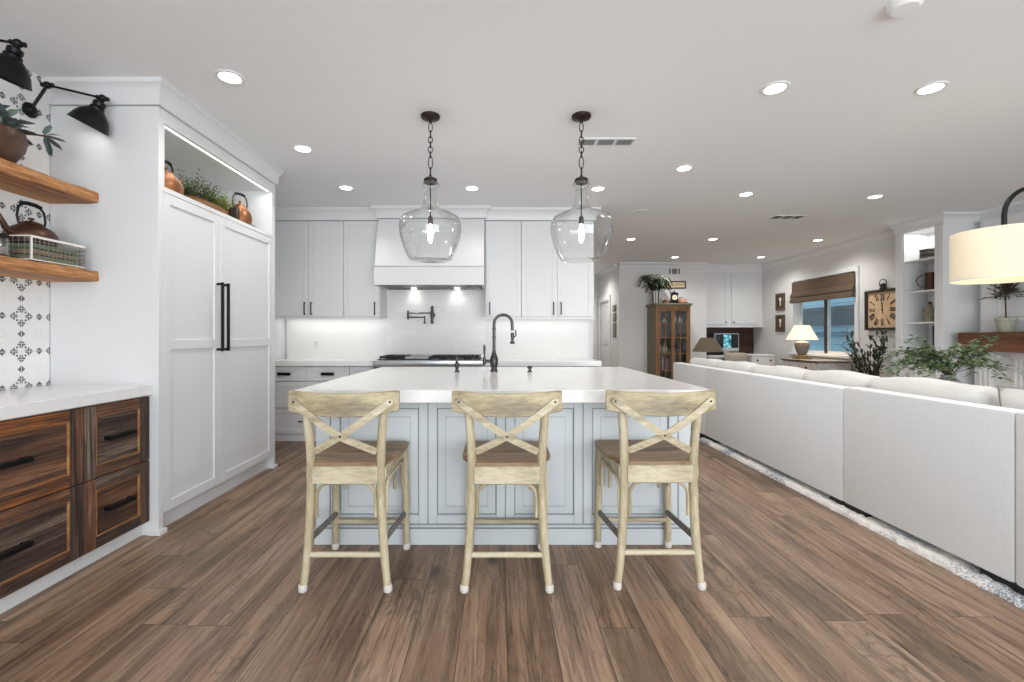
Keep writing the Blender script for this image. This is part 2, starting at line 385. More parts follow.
def crown(mb, u0, u1, zb, zt, proj, m0=0, m1=0):
    poly=[(0,zb),(.018,zb),(.02,zb+.03),(proj*.45,zb+(zt-zb)*.55),(proj*.9,zt-.03),(proj,zt-.028),(proj,zt),(0,zt)]
    T=mb.T; mb.T=lambda n,w,u: T(u,w,n)
    mb.prism(poly,u0,u1,lambda n,w:m0*n,lambda n,w:m1*n); mb.T=T; return mb
def shaker(mb, u0,u1,w0,w1, fw=.06, n0=0, n1=.02, rec=.009, mids=(), bev=.0015):
    g=.0015; u0+=g;u1-=g;w0+=g;w1-=g
    mb.box(u0,u0+fw,w0,w1,n0,n1,bev); mb.box(u1-fw,u1,w0,w1,n0,n1,bev)
    mb.box(u0+fw,u1-fw,w0,w0+fw,n0,n1,bev); mb.box(u0+fw,u1-fw,w1-fw,w1,n0,n1,bev)
    for z in mids: mb.box(u0+fw,u1-fw,z-fw/2,z+fw/2,n0,n1,bev)
    mb.box(u0+fw-.002,u1-fw+.002,w0+fw-.002,w1-fw+.002,n0,n1-rec); return mb
def bar_pull(T, u, w, L, vert=True, out=.032, r=.0055):
    mb=MB(T); h=L/2
    if vert:
        mb.box(u-r,u+r,w-h,w+h,out-r,out+r,.0015)
        for s in (-1,1): mb.box(u-r,u+r,w+s*(h-.012)-r,w+s*(h-.012)+r,0,out)
    else:
        mb.box(u-h,u+h,w-r,w+r,out-r,out+r,.0015)
        for s in (-1,1): mb.box(u+s*(h-.012)-r,u+s*(h-.012)+r,w-r,w+r,0,out)
    return mb
def cup_pull(T,u,w,L=.13):
    return MB(T).box(u-L/2,u+L/2,w-.018,w+.018,0,.022,.012)
# ------------------------------------------------------------------ the room
H = 2.73
struct('floor', MB().box(-2.85,6.2,-3.1,12.0,-.06,0), FLOORM, flat=True)
struct('ceiling', MB().box(-2.85,6.2,-3.1,12.0,H,H+.06), CEIL, flat=True)
struct('wall_left', MB().box(-2.85,-2.715,-3.1,5.92,0,H), WALLW, flat=True)
struct('trim_1', MB().box(-2.715,-2.705,-1.0,2.7405,.905,H), TILEM, flat=True)
struct('wall_kitchen', MB().box(-2.715,1.2,5.8,5.92,0,H).box(1.08,1.2,5.92,11.5,0,H), WALLW, flat=True)
struct('trim_2', MB().box(-2.70,-1.43,5.785,5.8,.9,1.42,0).box(-.18,1.14,5.785,5.8,.9,1.42), SLAB, flat=True)
struct('trim_3', MB().box(-1.43,-.18,5.785,5.8,.9,1.9), brick_material('white_subway_backsplash','#e9e9e7','#e4e4e2','#d9d9d7',.30,.075), flat=True)
# far wall with the hallway opening at its left and the desk nook at its right
struct('wall_far', MB().box(2.51,4.33,9.5,9.62,0,H).box(4.25,4.33,9.62,10.3,0,H).box(4.33,5.85,10.2,10.3,0,H), WALLF, flat=True)
HD0,HD1,HZ = 10.28,11.3,2.04
struct('wall_hall', MB().box(2.51,2.63,9.62,HD0,0,H).box(2.51,2.63,HD1,11.5,0,H).box(2.51,2.63,HD0,HD1,HZ,H).box(1.08,2.63,11.45,11.6,0,H), WALLF, flat=True)
# window wall, bookcase return and fireplace wall on the right
WY0,WY1,WZ0,WZ1 = 7.26,8.78,.88,2.24
struct('wall_right', MB().box(5.7,5.85,6.36,WY0,0,H).box(5.7,5.85,WY1,10.3,0,H).box(5.7,5.85,WY0,WY1,0,WZ0).box(5.7,5.85,WY0,WY1,WZ1,H)
       .box(6.0,6.12,-3.1,5.68,0,H), WALLF, flat=True)
struct('wall_rear', MB().box(-2.85,-2.2,-3.1,-3.0,0,H).box(4.9,6.12,-3.1,-3.0,0,H).box(-2.2,4.9,-3.1,-3.0,2.5,H).box(1.25,1.35,-3.1,-3.0,0,2.5), WALLW, flat=True)
# crown moulding
cr = MB(facing('-y',9.5)); crown(cr,2.51,4.33,H-.1,H,.08,0,0); struct('trim_4', cr, TRIMM)
cr = MB(facing('-x',5.7)); crown(cr,6.36,10.2,H-.1,H,.08,0,0); struct('trim_5', cr, TRIMM)
cr = MB(facing('-x',6.0)); crown(cr,-3.0,5.68,H-.12,H,.09,0,0); struct('trim_6', cr, TRIMM)
cr = MB(facing('-x',2.51)); crown(cr,9.62,11.45,H-.1,H,.07,0,0); struct('trim_7', cr, TRIMM)
# baseboards
bb=MB(); bb.box(2.51,3.05,9.485,9.5,0,.13).box(3.85,4.33,9.485,9.5,0,.13); struct('baseboard_far', bb, TRIMM)
bb=MB(); bb.box(5.685,5.7,6.4,7.15,0,.13).box(5.685,5.7,8.3,9.8,0,.13); struct('baseboard_right', bb, TRIMM)
# hallway doors
T=facing('-y',11.45)
d=MB(T); shaker(d,1.66,2.38,.01,2.02,.11,.005,.045,.012,(1.05,)); d1=struct('door_1', d, TRIMM)
hb=MB(T).ball((2.33,.95,.07),.028).ball((2.33,1.1,.06),.022); hb.build('door_knob', BLACK, d1)
fr=MB(T).box(1.58,1.66,0,2.1,0,.03).box(2.38,2.46,0,2.1,0,.03).box(1.58,2.46,2.02,2.11,0,.032); fr.build('door_casing', TRIMM, d1)
T=facing('-x',2.51)
d=MB(T); shaker(d,HD0+.04,HD1-.04,.01,HZ-.03,.11,-.06,-.02,.012,(1.05,)); d2=struct('door_2', d, TRIMM)
MB(T).box(HD0-.08,HD0+.03,0,HZ+.08,0,.03).box(HD1-.03,HD1+.08,0,HZ+.08,0,.03).box(HD0-.08,HD1+.08,HZ-.02,HZ+.09,0,.034).build('door_casing', TRIMM, d2)
MB(T).box(HD0+.05,HD0+.075,1.62,1.76,-.02,.012).build('hinge', BLACK, d2)
# window
wf=MB(facing('-x',5.7)); c=.07
wf.box(WY0-c,WY0,WZ0-.08,WZ1+c,0,.03).box(WY1,WY1+c,WZ0-.08,WZ1+c,0,.03).box(WY0-c,WY1+c,WZ1,WZ1+c,0,.034)
win=struct('window_1', wf, TRIMM)
MB(facing('-x',5.7)).box(WY0-.12,WY1+.12,WZ0-.04,WZ0,-.14,.07,.004).box(WY0-.06,WY1+.06,WZ0-.13,WZ0-.04,0,.02).build('window_sill', TRIMM, win)
ym=(WY0+WY1)/2
for a,b,n in ((WY0,ym+.03,-.07),(ym-.03,WY1,-.10)):
    s=MB(facing('-x',5.7)); s.box(a,a+.055,WZ0,WZ1,n-.03,n).box(b-.055,b,WZ0,WZ1,n-.03,n).box(a,b,WZ0,WZ0+.055,n-.03,n).box(a,b,WZ1-.055,WZ1,n-.03,n)
    sa=s.build('window_sash', TRIMM, win)
    MB(facing('-x',5.7)).box(a+.05,b-.05,WZ0+.05,WZ1-.05,n-.018,n-.012).build('window_pane', WGLASS, sa)
MB(facing('-x',5.7)).box(ym-.03,ym+.035,WZ0+.02,WZ1,-.068,-.055).build('window_track', mat('dark_track','#3b3236',.6), win)
# neighbouring house seen through the window
nb=MB().box(8.2,8.5,3.5,13,-.5,4.0)
for k in range(22): nb.box(8.17,8.2,3.5,13,-.4+k*.2,-.21+k*.2)
NBW=mat('pale_blue_siding','#8fb0bd',.7)
nh=thing('neighbour_house',(8.2,8,0),'pale blue sided house wall seen outside through the window glass','house')
nb.build('siding_wall', NBW, nh, flat=True)
lv=MB(); 
for k in range(6): lv.box(8.10,8.17,10.2,12.4,1.50+k*.065,1.545+k*.065)
lv.box(8.12,8.175,10.1,12.5,1.45,1.92); lv.build('dark_vent_louvre', mat('dark_louvre','#3c4850',.6), nh, flat=True)
MB().box(8.05,8.17,4,13,1.22,1.3).build('belt_trim', mat('slate_trim','#5b7480',.7), nh, flat=True)
MB().box(6.2,14,-4,16,-.6,-.5).build('side_yard_paving', mat('concrete_paving','#a7a49c',.9,noise=.1), tag(thing('side_yard',(8,6,-.6),'grey concrete side yard outside the far window','ground')), flat=True)

# ------------------------------------------------------------------ ceiling fixtures
def px(x,y,z=H):      # where a point seen at (x, y) stands when its height is z
    d=455*(z-CAMH)/(336-y); return ((x-499)*d/455, d)
def downlight(X,Y,label,e=DOWN):
    t=thing('recessed_ceiling_light',(X,Y,H),label,'ceiling light','recessed ceiling lights')
    MB().lathe([(.058,-.001),(.06,-.007),(.078,-.006),(.082,0),(.058,-.0005)],(X,Y,H)).build('trim_ring', TRIMM, t)
    MB().lathe([(0,-.004),(.058,-.004),(.058,-.001),(0,-.001)],(X,Y,H)).build('diffuser', EMW, t)
    l=light('downlight_lamp','SPOT',(0,0,-.02),e*4.2,WARM,(0,0,0),.055,spot=math.radians(150),blend=.9); l.parent=t
    return t
for x,y,lb in [
 (230,77,'round recessed ceiling light nearest the tall white cabinets, largest on the left'),
 (303,148.5,'recessed ceiling light to the left of the left glass pendant canopy'),
 (346,187.5,'recessed ceiling light in front of the left upper cabinets'),
 (472,188,'recessed ceiling light between the two glass pendants, in front of the hood'),
 (598,188.5,'recessed ceiling light just right of the right pendant chain, above the glass'),
 (775,88,'large recessed ceiling light above the right stool side, left one of the nearest right pair'),
 (931,88,'large recessed ceiling light nearest the upper right corner of the view'),
 (684,168,'recessed ceiling light right of the long ceiling vent, above the sofa end'),
 (746,194,'recessed ceiling light left of the small dark ceiling vent'),
 (875,196.5,'recessed ceiling light in front of the wall clock and bookcase'),
 (631,239,'small recessed ceiling light just right of the right pendant globe'),
 (713,239,'small recessed ceiling light in front of the far desk cabinets'),
 (818,240,'recessed ceiling light in front of the far window with the brown shade'),
 (675,257,'far recessed ceiling light above the palm and glazed cabinet'),
 (761,257,'far recessed ceiling light above the white desk cabinets in the corner')]:
    X,Y=px(x,y); downlight(X,Y,lb,DOWN*(1.5 if Y>6 else .35 if X<1.5 and Y>4 else .65 if X<-.9 else 1))
downlight(1.9,10.3,'added unseen ceiling light that brightens the hallway doors beyond the kitchen wall',DOWN*2.2)  # extra lamp out of view, added to brighten the hallway doors
def vent(X0,X1,Y0,Y1,label,name='ceiling_vent',nsec=3):
    t=thing(name,((X0+X1)/2,(Y0+Y1)/2,H),label,'vent')
    fr=MB().box(X0,X1,Y0,Y0+.02,H-.008,H,0).box(X0,X1,Y1-.02,Y1,H-.008,H)
    secs=[X0+(X1-X0)*i/nsec for i in range(nsec+1)]
    for s in secs: fr.box(max(X0,s-.01),min(X1,s+.01),Y0+.02,Y1-.02,H-.008,H)
    fr.build('frame', TRIMM, t)
    sl=MB()
    for i in range(nsec):
        a,b=secs[i]+.01,secs[i+1]-.01; k=7
        for j in range(k):
            u=a+(b-a)*(j+.5)/k; dx=(-.006,0,.012)[i%3]
            sl.prism([(u-.004,H-.0075),(u-.001,H-.0075),(u+.002+dx,H-.001),(u-.001+dx,H-.001)], 0,1) if False else None
            sl.add([(u-.004,Y0+.02,H-.0075),(u+.004,Y0+.02,H-.006),(u+.004,Y1-.02,H-.006),(u-.004,Y1-.02,H-.0075)],[(0,1,2,3)])
    sl.build('louvre', mat('vent_louvre','#c4c4c4',.5), t)
    MB().box(X0+.01,X1-.01,Y0+.01,Y1-.01,H-.002,H-.0005).build('dark_duct_opening', mat('duct_dark','#3f3f40',.9), t)
Xa,Ya=px(585,145); Xb,Yb=px(628,136)
vent(.62,1.06,3.51,3.66,'long white three-section ceiling vent beside the right pendant canopy')
X,Y=px(787,217); vent(X-.2,X+.2,Y-.1,Y+.1,'small white ceiling vent over the sofa area, far from the island')
X,Y=px(642,212); t=thing('ceiling_speaker',(X,Y,H),'flush round white ceiling speaker beyond the right pendant','speaker')
MB().lathe([(0,-.006),(.095,-.006),(.105,-.008),(.115,0),(0,0)],(X,Y,H)).build('grille', CEIL, t)
X,Y=px(905,2); t=thing('smoke_detector',(X,Y,H),'white round smoke detector at the top edge, cut off by the frame','smoke detector')
MB().lathe([(0,-.035),(.05,-.035),(.068,-.02),(.072,0),(0,0)],(X,Y,H)).build('cover', CEIL, t)

# ------------------------------------------------------------------ left wall: drawers, counter, shelves
T=facing('+x',-2.122)
def drawer_cabinet(Y0,Y1,label,idx):
    t=thing('drawer_cabinet',(-2.4,(Y0+Y1)/2,0),label,'cabinet','reclaimed wood drawer cabinets')
    MB().box(-2.70,-2.127,Y0,Y1,.09,.84).build('body', CAB, t)
    MB().box(-2.70,-2.165,Y0,Y1,0,.09).box(-2.165,-2.15,Y0,Y1,0,.086).build('toe_board', CAB, t)
    for i,(z0,z1) in enumerate(((.458,.838),(.088,.455))):
        g=.0015; fw=.070; a,b,c0,c1=Y0+g,Y1-g,z0+g,z1-g
        dr=MB(T).box(a+.004,b-.004,c0+.004,c1-.004,-.004,.004).build('drawer', rst('Y',(idx+i)%3), t)
        for s0_,s1_ in ((a,a+fw),(b-fw,b)): MB(T).box(s0_,s1_,c0,c1,0,.022,.002).build('drawer_stile', rst('Z',(idx+i)%2), dr)
        for s0_,s1_ in ((c1-fw*.85,c1),(c0,c0+fw*.85)): MB(T).box(a+fw,b-fw,s0_,s1_,0,.021,.002).build('drawer_rail', rst('Y',(idx+i+2)%3), dr)
        MB(T).box(a+fw-.002,b-fw+.002,c0+fw*.85-.002,c1-fw*.85+.002,0,.010).build('drawer_panel', rst('Y',(idx+i)%2), dr)
        e=.0055; p0,p1,q0,q1=a+fw,b-fw,c0+fw*.85,c1-fw*.85
        MB(T).box(p0,p0+e,q0,q1,0,.0205).box(p1-e,p1,q0,q1,0,.0205).box(p0,p1,q0,q0+e,0,.02).box(p0,p1,q1-e*.6,q1,0,.02).build('drawer_bead', wood('orange_fresh_cut_wood',[(.3,'#6d4526'),(.5,'#9a6c42'),(.7,'#bd8e5e')],'Y',20,.6), dr)
        bar_pull(T,(Y0+Y1)/2,(c0+c1)/2+.005,.17 if Y1-Y0<.6 else .2,False,.038,.0115).build('handle', BLACK, dr)
drawer_cabinet(1.56,2.300,'dark reclaimed wood drawer cabinet at the left edge, left of its narrower twin',0)
drawer_cabinet(2.302,2.735,'narrower dark reclaimed wood drawer cabinet next to the tall white cabinet',1)
drawer_cabinet(.80,1.558,'reclaimed wood drawer cabinet beyond the left edge of the view',2)
ct=MB().box(-2.705,-2.085,.78,2.738,.845,.905,.003)
tag(ct.build('countertop', QUARTZ), 'white quartz countertop on the dark wood drawers, against the patterned tile','countertop')
def rough_beam(name,x0,x1,y0,y1,z0,z1,m,label,seed):
    rnd=random.Random(seed); mb=MB(); nx,ny,nz=5,40,4
    bm=bmesh.new(); bmesh.ops.create_cube(bm,size=1)
    for v in bm.verts: v.co=Vector((x0+(v.co.x+.5)*(x1-x0),y0+(v.co.y+.5)*(y1-y0),z0+(v.co.z+.5)*(z1-z0)))
    for ax,k in ((1,ny),(0,nx),(2,nz)):
        lo=(x0,y0,z0)[ax]; hi=(x1,y1,z1)[ax]
        for i in range(1,k):
            co=[0,0,0]; co[ax]=lo+(hi-lo)*i/k; no=[0,0,0]; no[ax]=1
            bmesh.ops.bisect_plane(bm,geom=bm.verts[:]+bm.edges[:]+bm.faces[:],plane_co=co,plane_no=no)
    ph=[rnd.uniform(0,6) for _ in range(6)]
    for v in bm.verts:
        p=v.co; s=.0035*(math.sin(p.y*9+ph[0]+p.z*30)+.6*math.sin(p.y*23+ph[1])+.5*math.sin(p.y*51+ph[2]+p.z*90))
        ex=(p.x>x1-.001); et=(p.z>z1-.001); eb=(p.z<z0+.001)
        if ex: p.x+=s-(.006 if (et or eb) else 0)+rnd.uniform(-.0015,.0015)
        if et: p.z-=.003+abs(s)*(.9 if ex else .2)
        if eb and ex: p.z+=.003+abs(s)*.6
    mb.add([v.co[:] for v in bm.verts],[[v.index for v in f.verts] for f in bm.faces]); bm.free()
    return tag(mb.build(name,m,angle=50),label,'shelf')
rough_beam('floating_shelf',-2.704,-2.405,1.1,2.735,1.995,2.065,SHELFW,'upper thick reclaimed wood floating shelf, holding the potted sage plant',3)
rough_beam('floating_shelf',-2.704,-2.405,1.1,2.735,1.525,1.595,SHELFW,'lower thick reclaimed wood floating shelf, holding kettle and wire basket',8)

# swing-arm sconces
def sconce(Y, shade_c, label, tilt):
    t=thing('wall_sconce',(-2.70,Y,2.5),label,'wall lamp','black swing-arm wall lamps')
    MB().lathe([(0,0),(.042,0),(.042,.010),(.025,.018),(.015,.03),(0,.032)],(-2.704,Y,2.50),20,(1,0,0)).build('wall_plate', BLACK, t)
    sx,sy,sz=shade_c; K=(-2.60,Y,2.645); E=(sx,sy,sz)
    MB().tube([(-2.67,Y,2.50),(-2.685,Y,2.52),K],.0085,8).tube([K,E],.0065,8).build('swing_arm', BLACK, t)
    MB().ball(K,.02,12).lathe([(.0,-.03),(.013,-.03),(.013,.03),(0,.03)],K,12,(1,.2,0)).ball(E,.02,12).lathe([(0,-.03),(.012,-.03),(.012,.03),(0,.03)],E,12,(1,.3,-.1)).build('arm_joint', BLACK, t)
    ax=Vector(tilt).normalized(); A=Vector(E)
    sh=MB().lathe([(0,-.0),(.012,.0),(.014,.02),(.03,.028),(.031,.05),(.026,.055),(.034,.06),(.036,.075),(.05,.088),(.068,.108),(.082,.135),(.093,.17),(.098,.18),(.095,.18),(.089,.168),(.078,.135),(.064,.112),(.045,.092),(.0,.08)],A,32,ax)
    sh.build('metal_shade', BLACK, t)
    q=A+ax*.12; l=light('sconce_bulb','SPOT',q,.9,WARM,(0,0,0),.03,spot=math.radians(125),blend=.8); l.rotation_euler=ax.to_track_quat('-Z','Y').to_euler()
    return t
sconce(2.62,(-2.30,2.64,2.58),'black swing-arm wall lamp whole in view, in front of the white side panel',(-.47,.0,-.88))
sconce(2.17,(-2.31,2.185,2.605),'black swing-arm wall lamp cut off by the left edge, above the sage plant',(-.36,.0,-.93))

# potted sage plant in a wooden bowl
t=thing('potted_plant',(-2.53,2.26,2.064),'grey green sage-leaved plant in a dark wooden bowl on the upper shelf','plant')
MB().lathe([(0,0),(.07,0),(.09,.02),(.125,.08),(.135,.13),(.128,.165),(.12,.165),(.125,.13),(.1,.05),(0,.04)],(-2.53,2.26,2.064),28).build('bowl', wood('dark_bowl_wood',[(.3,'#2e1d14'),(.5,'#4d3323'),(.7,'#6b4a33')],'X',12,.4), t)
lf=MB(); lg=MB(); stm=MB(); rnd=random.Random(4)
for k in range(16):
    a=rnd.uniform(0,2*PI); e=rnd.uniform(.25,1.1); b=Vector((-2.53,2.26,2.2)); dr=Vector((math.cos(a)*math.cos(e),math.sin(a)*math.cos(e),math.sin(e)))
    tip=b+dr*rnd.uniform(.05,.13); stm.tube([b-Vector((0,0,.06)),tip],.004,5)
    for j in range(5):
        aa=rnd.uniform(0,2*PI); dd=(dr*.8+Vector((math.cos(aa),math.sin(aa),rnd.uniform(-.2,.6)))).normalized()
        (lf if k%2 else lg).leaf(tip-dr*.02*j,dd,rnd.uniform(.09,.13),rnd.uniform(.045,.062),.15)
sprig=[(-2.5,2.33,2.24),(-2.46,2.42,2.27),(-2.44,2.48,2.285)]
stm.tube(sprig,.005,6)
for j,(dx,dy,dz) in enumerate([(0.02,.9,.5),(.1,1,-.35),(-.1,.5,1),(.1,.2,-1),(.3,.8,.1),(0,.4,-.8)]): lg.leaf((-2.45,2.45,2.28),(dx,dy,dz),.1,.042,.1)
lf.build('pale_leaves', LEAFS, t); lg.build('grey_leaves', LEAFG, t); stm.build('stem', STEM, t)

def kettle(loc, r, h, label, bodym, handm, yaw=0, hh=.13, spout=1.0):
    x,y,z=loc; t=thing('kettle',loc,label,'kettle')
    MB().lathe([(0,0),(r*.86,0),(r*.93,h*.06),(r,h*.3),(r*.97,h*.5),(r*.8,h*.75),(r*.5,h*.93),(r*.42,h),(0,h)],loc,32).build('body', bodym, t)
    MB().lathe([(0,h),(r*.43,h),(r*.4,h*1.06),(r*.2,h*1.14),(.006,h*1.16),(.006,h*1.2),(r*.13,h*1.24),(r*.13,h*1.3),(0,h*1.34)],loc,24).build('lid', bodym, t)
    cs,sn=math.cos(yaw),math.sin(yaw)
    P=lambda a,b: (x+cs*a,y+sn*a,z+b)
    MB().tube([P(-r*.75,h*.35),P(-r*1.15,h*.6),P(-r*1.35,h*.95),P(-r*1.45,h*1.15)],[r*.2,r*.14,r*.1,r*.08],10).build('spout', bodym, t)
    MB().tube([P(-r*.55,h*.85),P(-r*.66,h*.85+hh*.4),P(-r*.6,h*.85+hh*.8),P(-r*.42,h*.85+hh)],.006,8).tube([P(r*.6,h*.85),P(r*.7,h*.85+hh*.4),P(r*.62,h*.85+hh*.8),P(r*.42,h*.85+hh)],.006,8).build('handle_bracket', handm, t)
    MB().tube([P(-r*.46,h*.85+hh),P(-r*.2,h*.85+hh*1.06),P(r*.2,h*.85+hh*1.06),P(r*.46,h*.85+hh)],.011,10).build('grip', BLACK, t)
    return t
# wire basket with folded cloths, brown kettle on them
x0,x1,y0,y1,z0,z1=-2.675,-2.43,2.36,2.67,1.597,1.722
t=thing('wire_basket',(-2.55,2.5,1.596),'white and grey wire basket on the lower shelf, under the brown kettle','basket')
fr=MB()
for z in (z1,z0+.003):
    fr.tube([(x0,y0,z),(x1,y0,z),(x1,y1,z),(x0,y1,z)],.0035,6,closed=True)
fr.box(x1-.004,x1+.002,y0,y0+.01,z0,z1).box(x1-.004,x1+.002,y0,y1,z1-.008,z1+.004)
fr.build('rim', CERAM, t)
wr=MB()
for i in range(1,13):
    y=y0+(y1-y0)*i/13
    for x in (x0,x1): wr.tube([(x,y,z0),(x,y,z1)],.0016,5)
for i in range(0,9):
    x=x0+(x1-x0)*i/8
    for y in (y0,y1): wr.tube([(x,y,z0),(x,y,z1)],.0016,5)
for i in range(1,5):
    z=z0+(z1-z0)*i/5; wr.tube([(x0,y0,z),(x1,y0,z),(x1,y1,z),(x0,y1,z)],.0016,5,closed=True)
wr.build('wire_mesh', mat('grey_wire','#8b8a86',.4,.7), t)
for k in range(3):
    cm=(mat('olive_cloth','#7d8467',.9,noise=.2),mat('brown_cloth','#8b7b62',.9,noise=.2),mat('moss_cloth','#6f7a5c',.9,noise=.2))[k]
    tag(MB().box(-2.66+.004*k,-2.445,2.38+.006*k,2.65,1.601+.031*k,1.630+.031*k,.012).build('folded_cloth',cm), ('olive folded cloth at the bottom of the wire basket','brown folded cloth in the middle of the wire basket','moss green folded cloth on top in the wire basket')[k],'cloth','folded cloths in the basket')
kettle((-2.555,2.485,1.694),.112,.115,'brown patinated kettle with black looped handle, standing in the wire basket',BROWNMET,BLACK,yaw=PI/2,hh=.12)
for (jx,jy,lb) in ((-2.50,2.27,'clear glass jar with dark lid beside the wire basket on the lower shelf'),(-2.6,2.17,'second glass jar at the left edge of the lower shelf')):
    t=thing('glass_jar',(jx,jy,1.595),lb,'jar','glass jars on the lower shelf')
    MB().lathe([(0,.001),(.04,.001),(.043,.01),(.043,.085),(.036,.098),(.033,.098),(.039,.083),(.039,.012),(0,.008)],(jx,jy,1.595),24).build('jar_body', GLASS, t)
    MB().lathe([(0,.098),(.039,.098),(.039,.115),(0,.118)],(jx,jy,1.595),24).build('lid', BLACK, t)
    MB().lathe([(0,.009),(.037,.012),(.037,.05),(0,.055)],(jx,jy,1.595),20).build('contents', mat('grey_contents','#8d857b',.8,noise=.4,nscale=80), t)

# ------------------------------------------------------------------ tall panelled refrigerator wall
FX=-2.05; Y0,Y1=2.74,4.165; YS=3.345; NB,NT=2.115,2.515
t=thing('tall_cabinet',(-2.4,3.45,0),'tall white panelled cabinet with two doors, long black handles and lit open niche on top','cabinet')
for ya in (Y0,Y1-.038): MB().box(-2.703,FX,ya,ya+.038,0.0,2.585,.001).build('side_panel', CAB, t)
for ya,yb in ((Y0-.012,Y0+.05),(Y1-.05,Y1+.012)): MB().box(-2.11,-2.032,ya,yb,0,.028,.002).build('plinth_foot', CAB, t)
nb=MB().box(-2.703,FX-.022,Y0+.038,Y1-.038,NB-.03,NB-.002).box(-2.703,FX-.022,Y0+.038,Y1-.038,NT,NT+.03).box(-2.703,-2.69,Y0+.038,Y1-.038,NB,NT)
nb.box(FX-.022,FX,Y0+.038,Y1-.038,NB-.03,NB).box(FX-.022,FX,Y0+.038,Y1-.038,NT-.012,2.585).box(FX-.022,FX,Y0+.038,Y0+.05,NB,NT).box(FX-.022,FX,Y1-.05,Y1-.038,NB,NT)
nb.build('niche', CAB, t)
MB().box(-2.2,-2.10,Y0+.038,Y1-.038,0,.11).build('toe_kick', CAB, t)
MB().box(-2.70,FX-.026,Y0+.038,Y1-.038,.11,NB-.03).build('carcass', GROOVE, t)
T=facing('+x',FX-.022)
for a,b,hy in ((Y0+.04,YS,YS-.035),(YS,Y1-.04,YS+.035)):
    dd=MB(T); shaker(dd,a,b,.115,NB-.032,.062,0,.022,.010,(1.145,)); dd=dd.build('door', CAB, t)
    bar_pull(T,hy,1.34,.50,True,.062,.0085).build('handle', BLACK, dd)
cr=MB(facing('-y',Y0)); crown(cr,-2.703,FX,2.587,H,.055,0,1)
cr.T=facing('+x',FX); crown(cr,Y0,Y1,2.587,H,.055,-1,1)
cr.T=facing('+y',Y1); crown(cr,-2.703,FX,2.587,H,.055,0,1); cr.build('crown', CAB, t)
MB().box(FX-.045,FX-.03,Y0+.06,Y1-.06,NT-.012,NT-.004).build('light_strip', mat('led_strip','#ffffff',.5,emit='#fff8ee',estr=1.3), t)
l=light('niche_strip_lamp','AREA',(FX-.04,(Y0+Y1)/2,NT-.016),2.2,WARM,(0,0,0),.012,1.25); 
kettle((-2.165,3.80,NB+.016),.092,.15,'copper kettle at the right end of the lit niche, on a dark board',COPPER,mat('brown_handle','#54382a',.5,.4),yaw=PI/2-.5,hh=.12)
tag(MB().lathe([(0,0),(.125,0),(.13,.006),(.125,.014),(0,.014)],(-2.185,3.82,NB),32).build('round_board',wood('board_wood',[(.3,'#3a2a20'),(.7,'#6b5140')],'X',10)),'dark round wooden board under the copper kettle in the niche','board')
kettle((-2.19,2.99,NB),.10,.15,'copper kettle at the left end of the lit niche, mostly hidden by the frame',COPPER,BLACK,yaw=-PI/2,hh=.10)
t=thing('planter_trough',(-2.22,3.41,NB),'long rustic dough bowl overflowing with fern and moss greenery in the niche','planter')
tr=MB(); L=.23
pts=[(-2.22,3.41+L*s,NB+.05) for s in (-1,-.8,-.4,0,.4,.8,1)]
tr.tube(pts,[.05,.085,.1,.1,.1,.085,.05],12,flat=(.5,1)); tr.build('dough_bowl', wood('dough_bowl_wood',[(.3,'#51331e'),(.5,'#7b5230'),(.7,'#9c7247')],'Y',9,.6), t)
fm=MB(); fm2=MB(); rnd=random.Random(9)
for k in range(190):
    y=3.41+rnd.uniform(-.21,.21); b=(-2.22+rnd.uniform(-.05,.08),y,NB+.08+rnd.uniform(0,.03)); a=rnd.uniform(0,2*PI); e=rnd.uniform(.1,1.3)
    dr=Vector((math.cos(a)*math.cos(e),math.sin(a)*math.cos(e),math.sin(e))); L=rnd.uniform(.09,.18)*(1.25 if y<3.4 else .85)*.9
    tgt=fm if y<3.45 else fm2
    for j in range(6):
        q=Vector(b)+dr*L*j/6
        for s in (-1,1): tgt.leaf(q,dr*.6+Vector((s*math.sin(a),-s*math.cos(a),.1)),.028,.010,.2)
fm.build('fern_fronds', mat('fern_green','#5e6f3c',.7,noise=.4), t); fm2.build('moss', mat('lime_moss','#8c9a3a',.8,noise=.4), t)
tag(MB().box(-2.17,-2.10,3.645,3.685,NB,NB+.12,.004).build('candle_block', mat('dark_block','#3a302a',.6,noise=.2)),'small dark wooden block at the right end of the greenery trough','block')
# ------------------------------------------------------------------ kitchen back wall
T=facing('-y',5.47)
def upper(X0,X1,splits,handles,label):
    t=thing('upper_cabinet',((X0+X1)/2,5.6,1.43),label,'cabinet','white upper cabinets on the kitchen back wall')
    MB().box(X0,X1,5.492,5.797,1.43,2.585).build('carcass', CAB, t)
    MB().box(X0,X1,5.47,5.492,1.405,1.428).build('light_rail', CAB, t)
    for (a,b),h in zip(zip(splits,splits[1:]),handles):
        m=MB(facing('-y',5.492)); shaker(m,a,b,1.432,2.583,.058,0,.022,.009); d=m.build('door', CAB, t)
        bar_pull(facing('-y',5.47),h,1.53,.155,True,.03,.0055).build('handle', BLACK, d)
    return t
upper(-2.70,-1.873,(-2.70,-2.29,-1.873),(-2.33,-2.25),'white two-door upper cabinet next to the tall cabinet, left of the hood')
upper(-1.871,-1.435,(-1.871,-1.445),(-1.49,),'single-door white upper cabinet touching the left side of the hood')
upper(-.168,.268,(-.158,.268),(-.11,),'single-door white upper cabinet touching the right side of the hood')
upper(.270,1.145,(.270,.70,1.135),(.655,.745),'white two-door upper cabinet at the right end of the kitchen wall')
cm=thing('cabinet_crown',(-.8,5.5,2.587),'white crown moulding over the upper cabinets and hood','moulding')
c1=MB(facing('-y',5.47)); crown(c1,-2.70,-1.435,2.587,H,.07,0,0); crown(c1,-.168,1.145,2.587,H,.07,0,1)
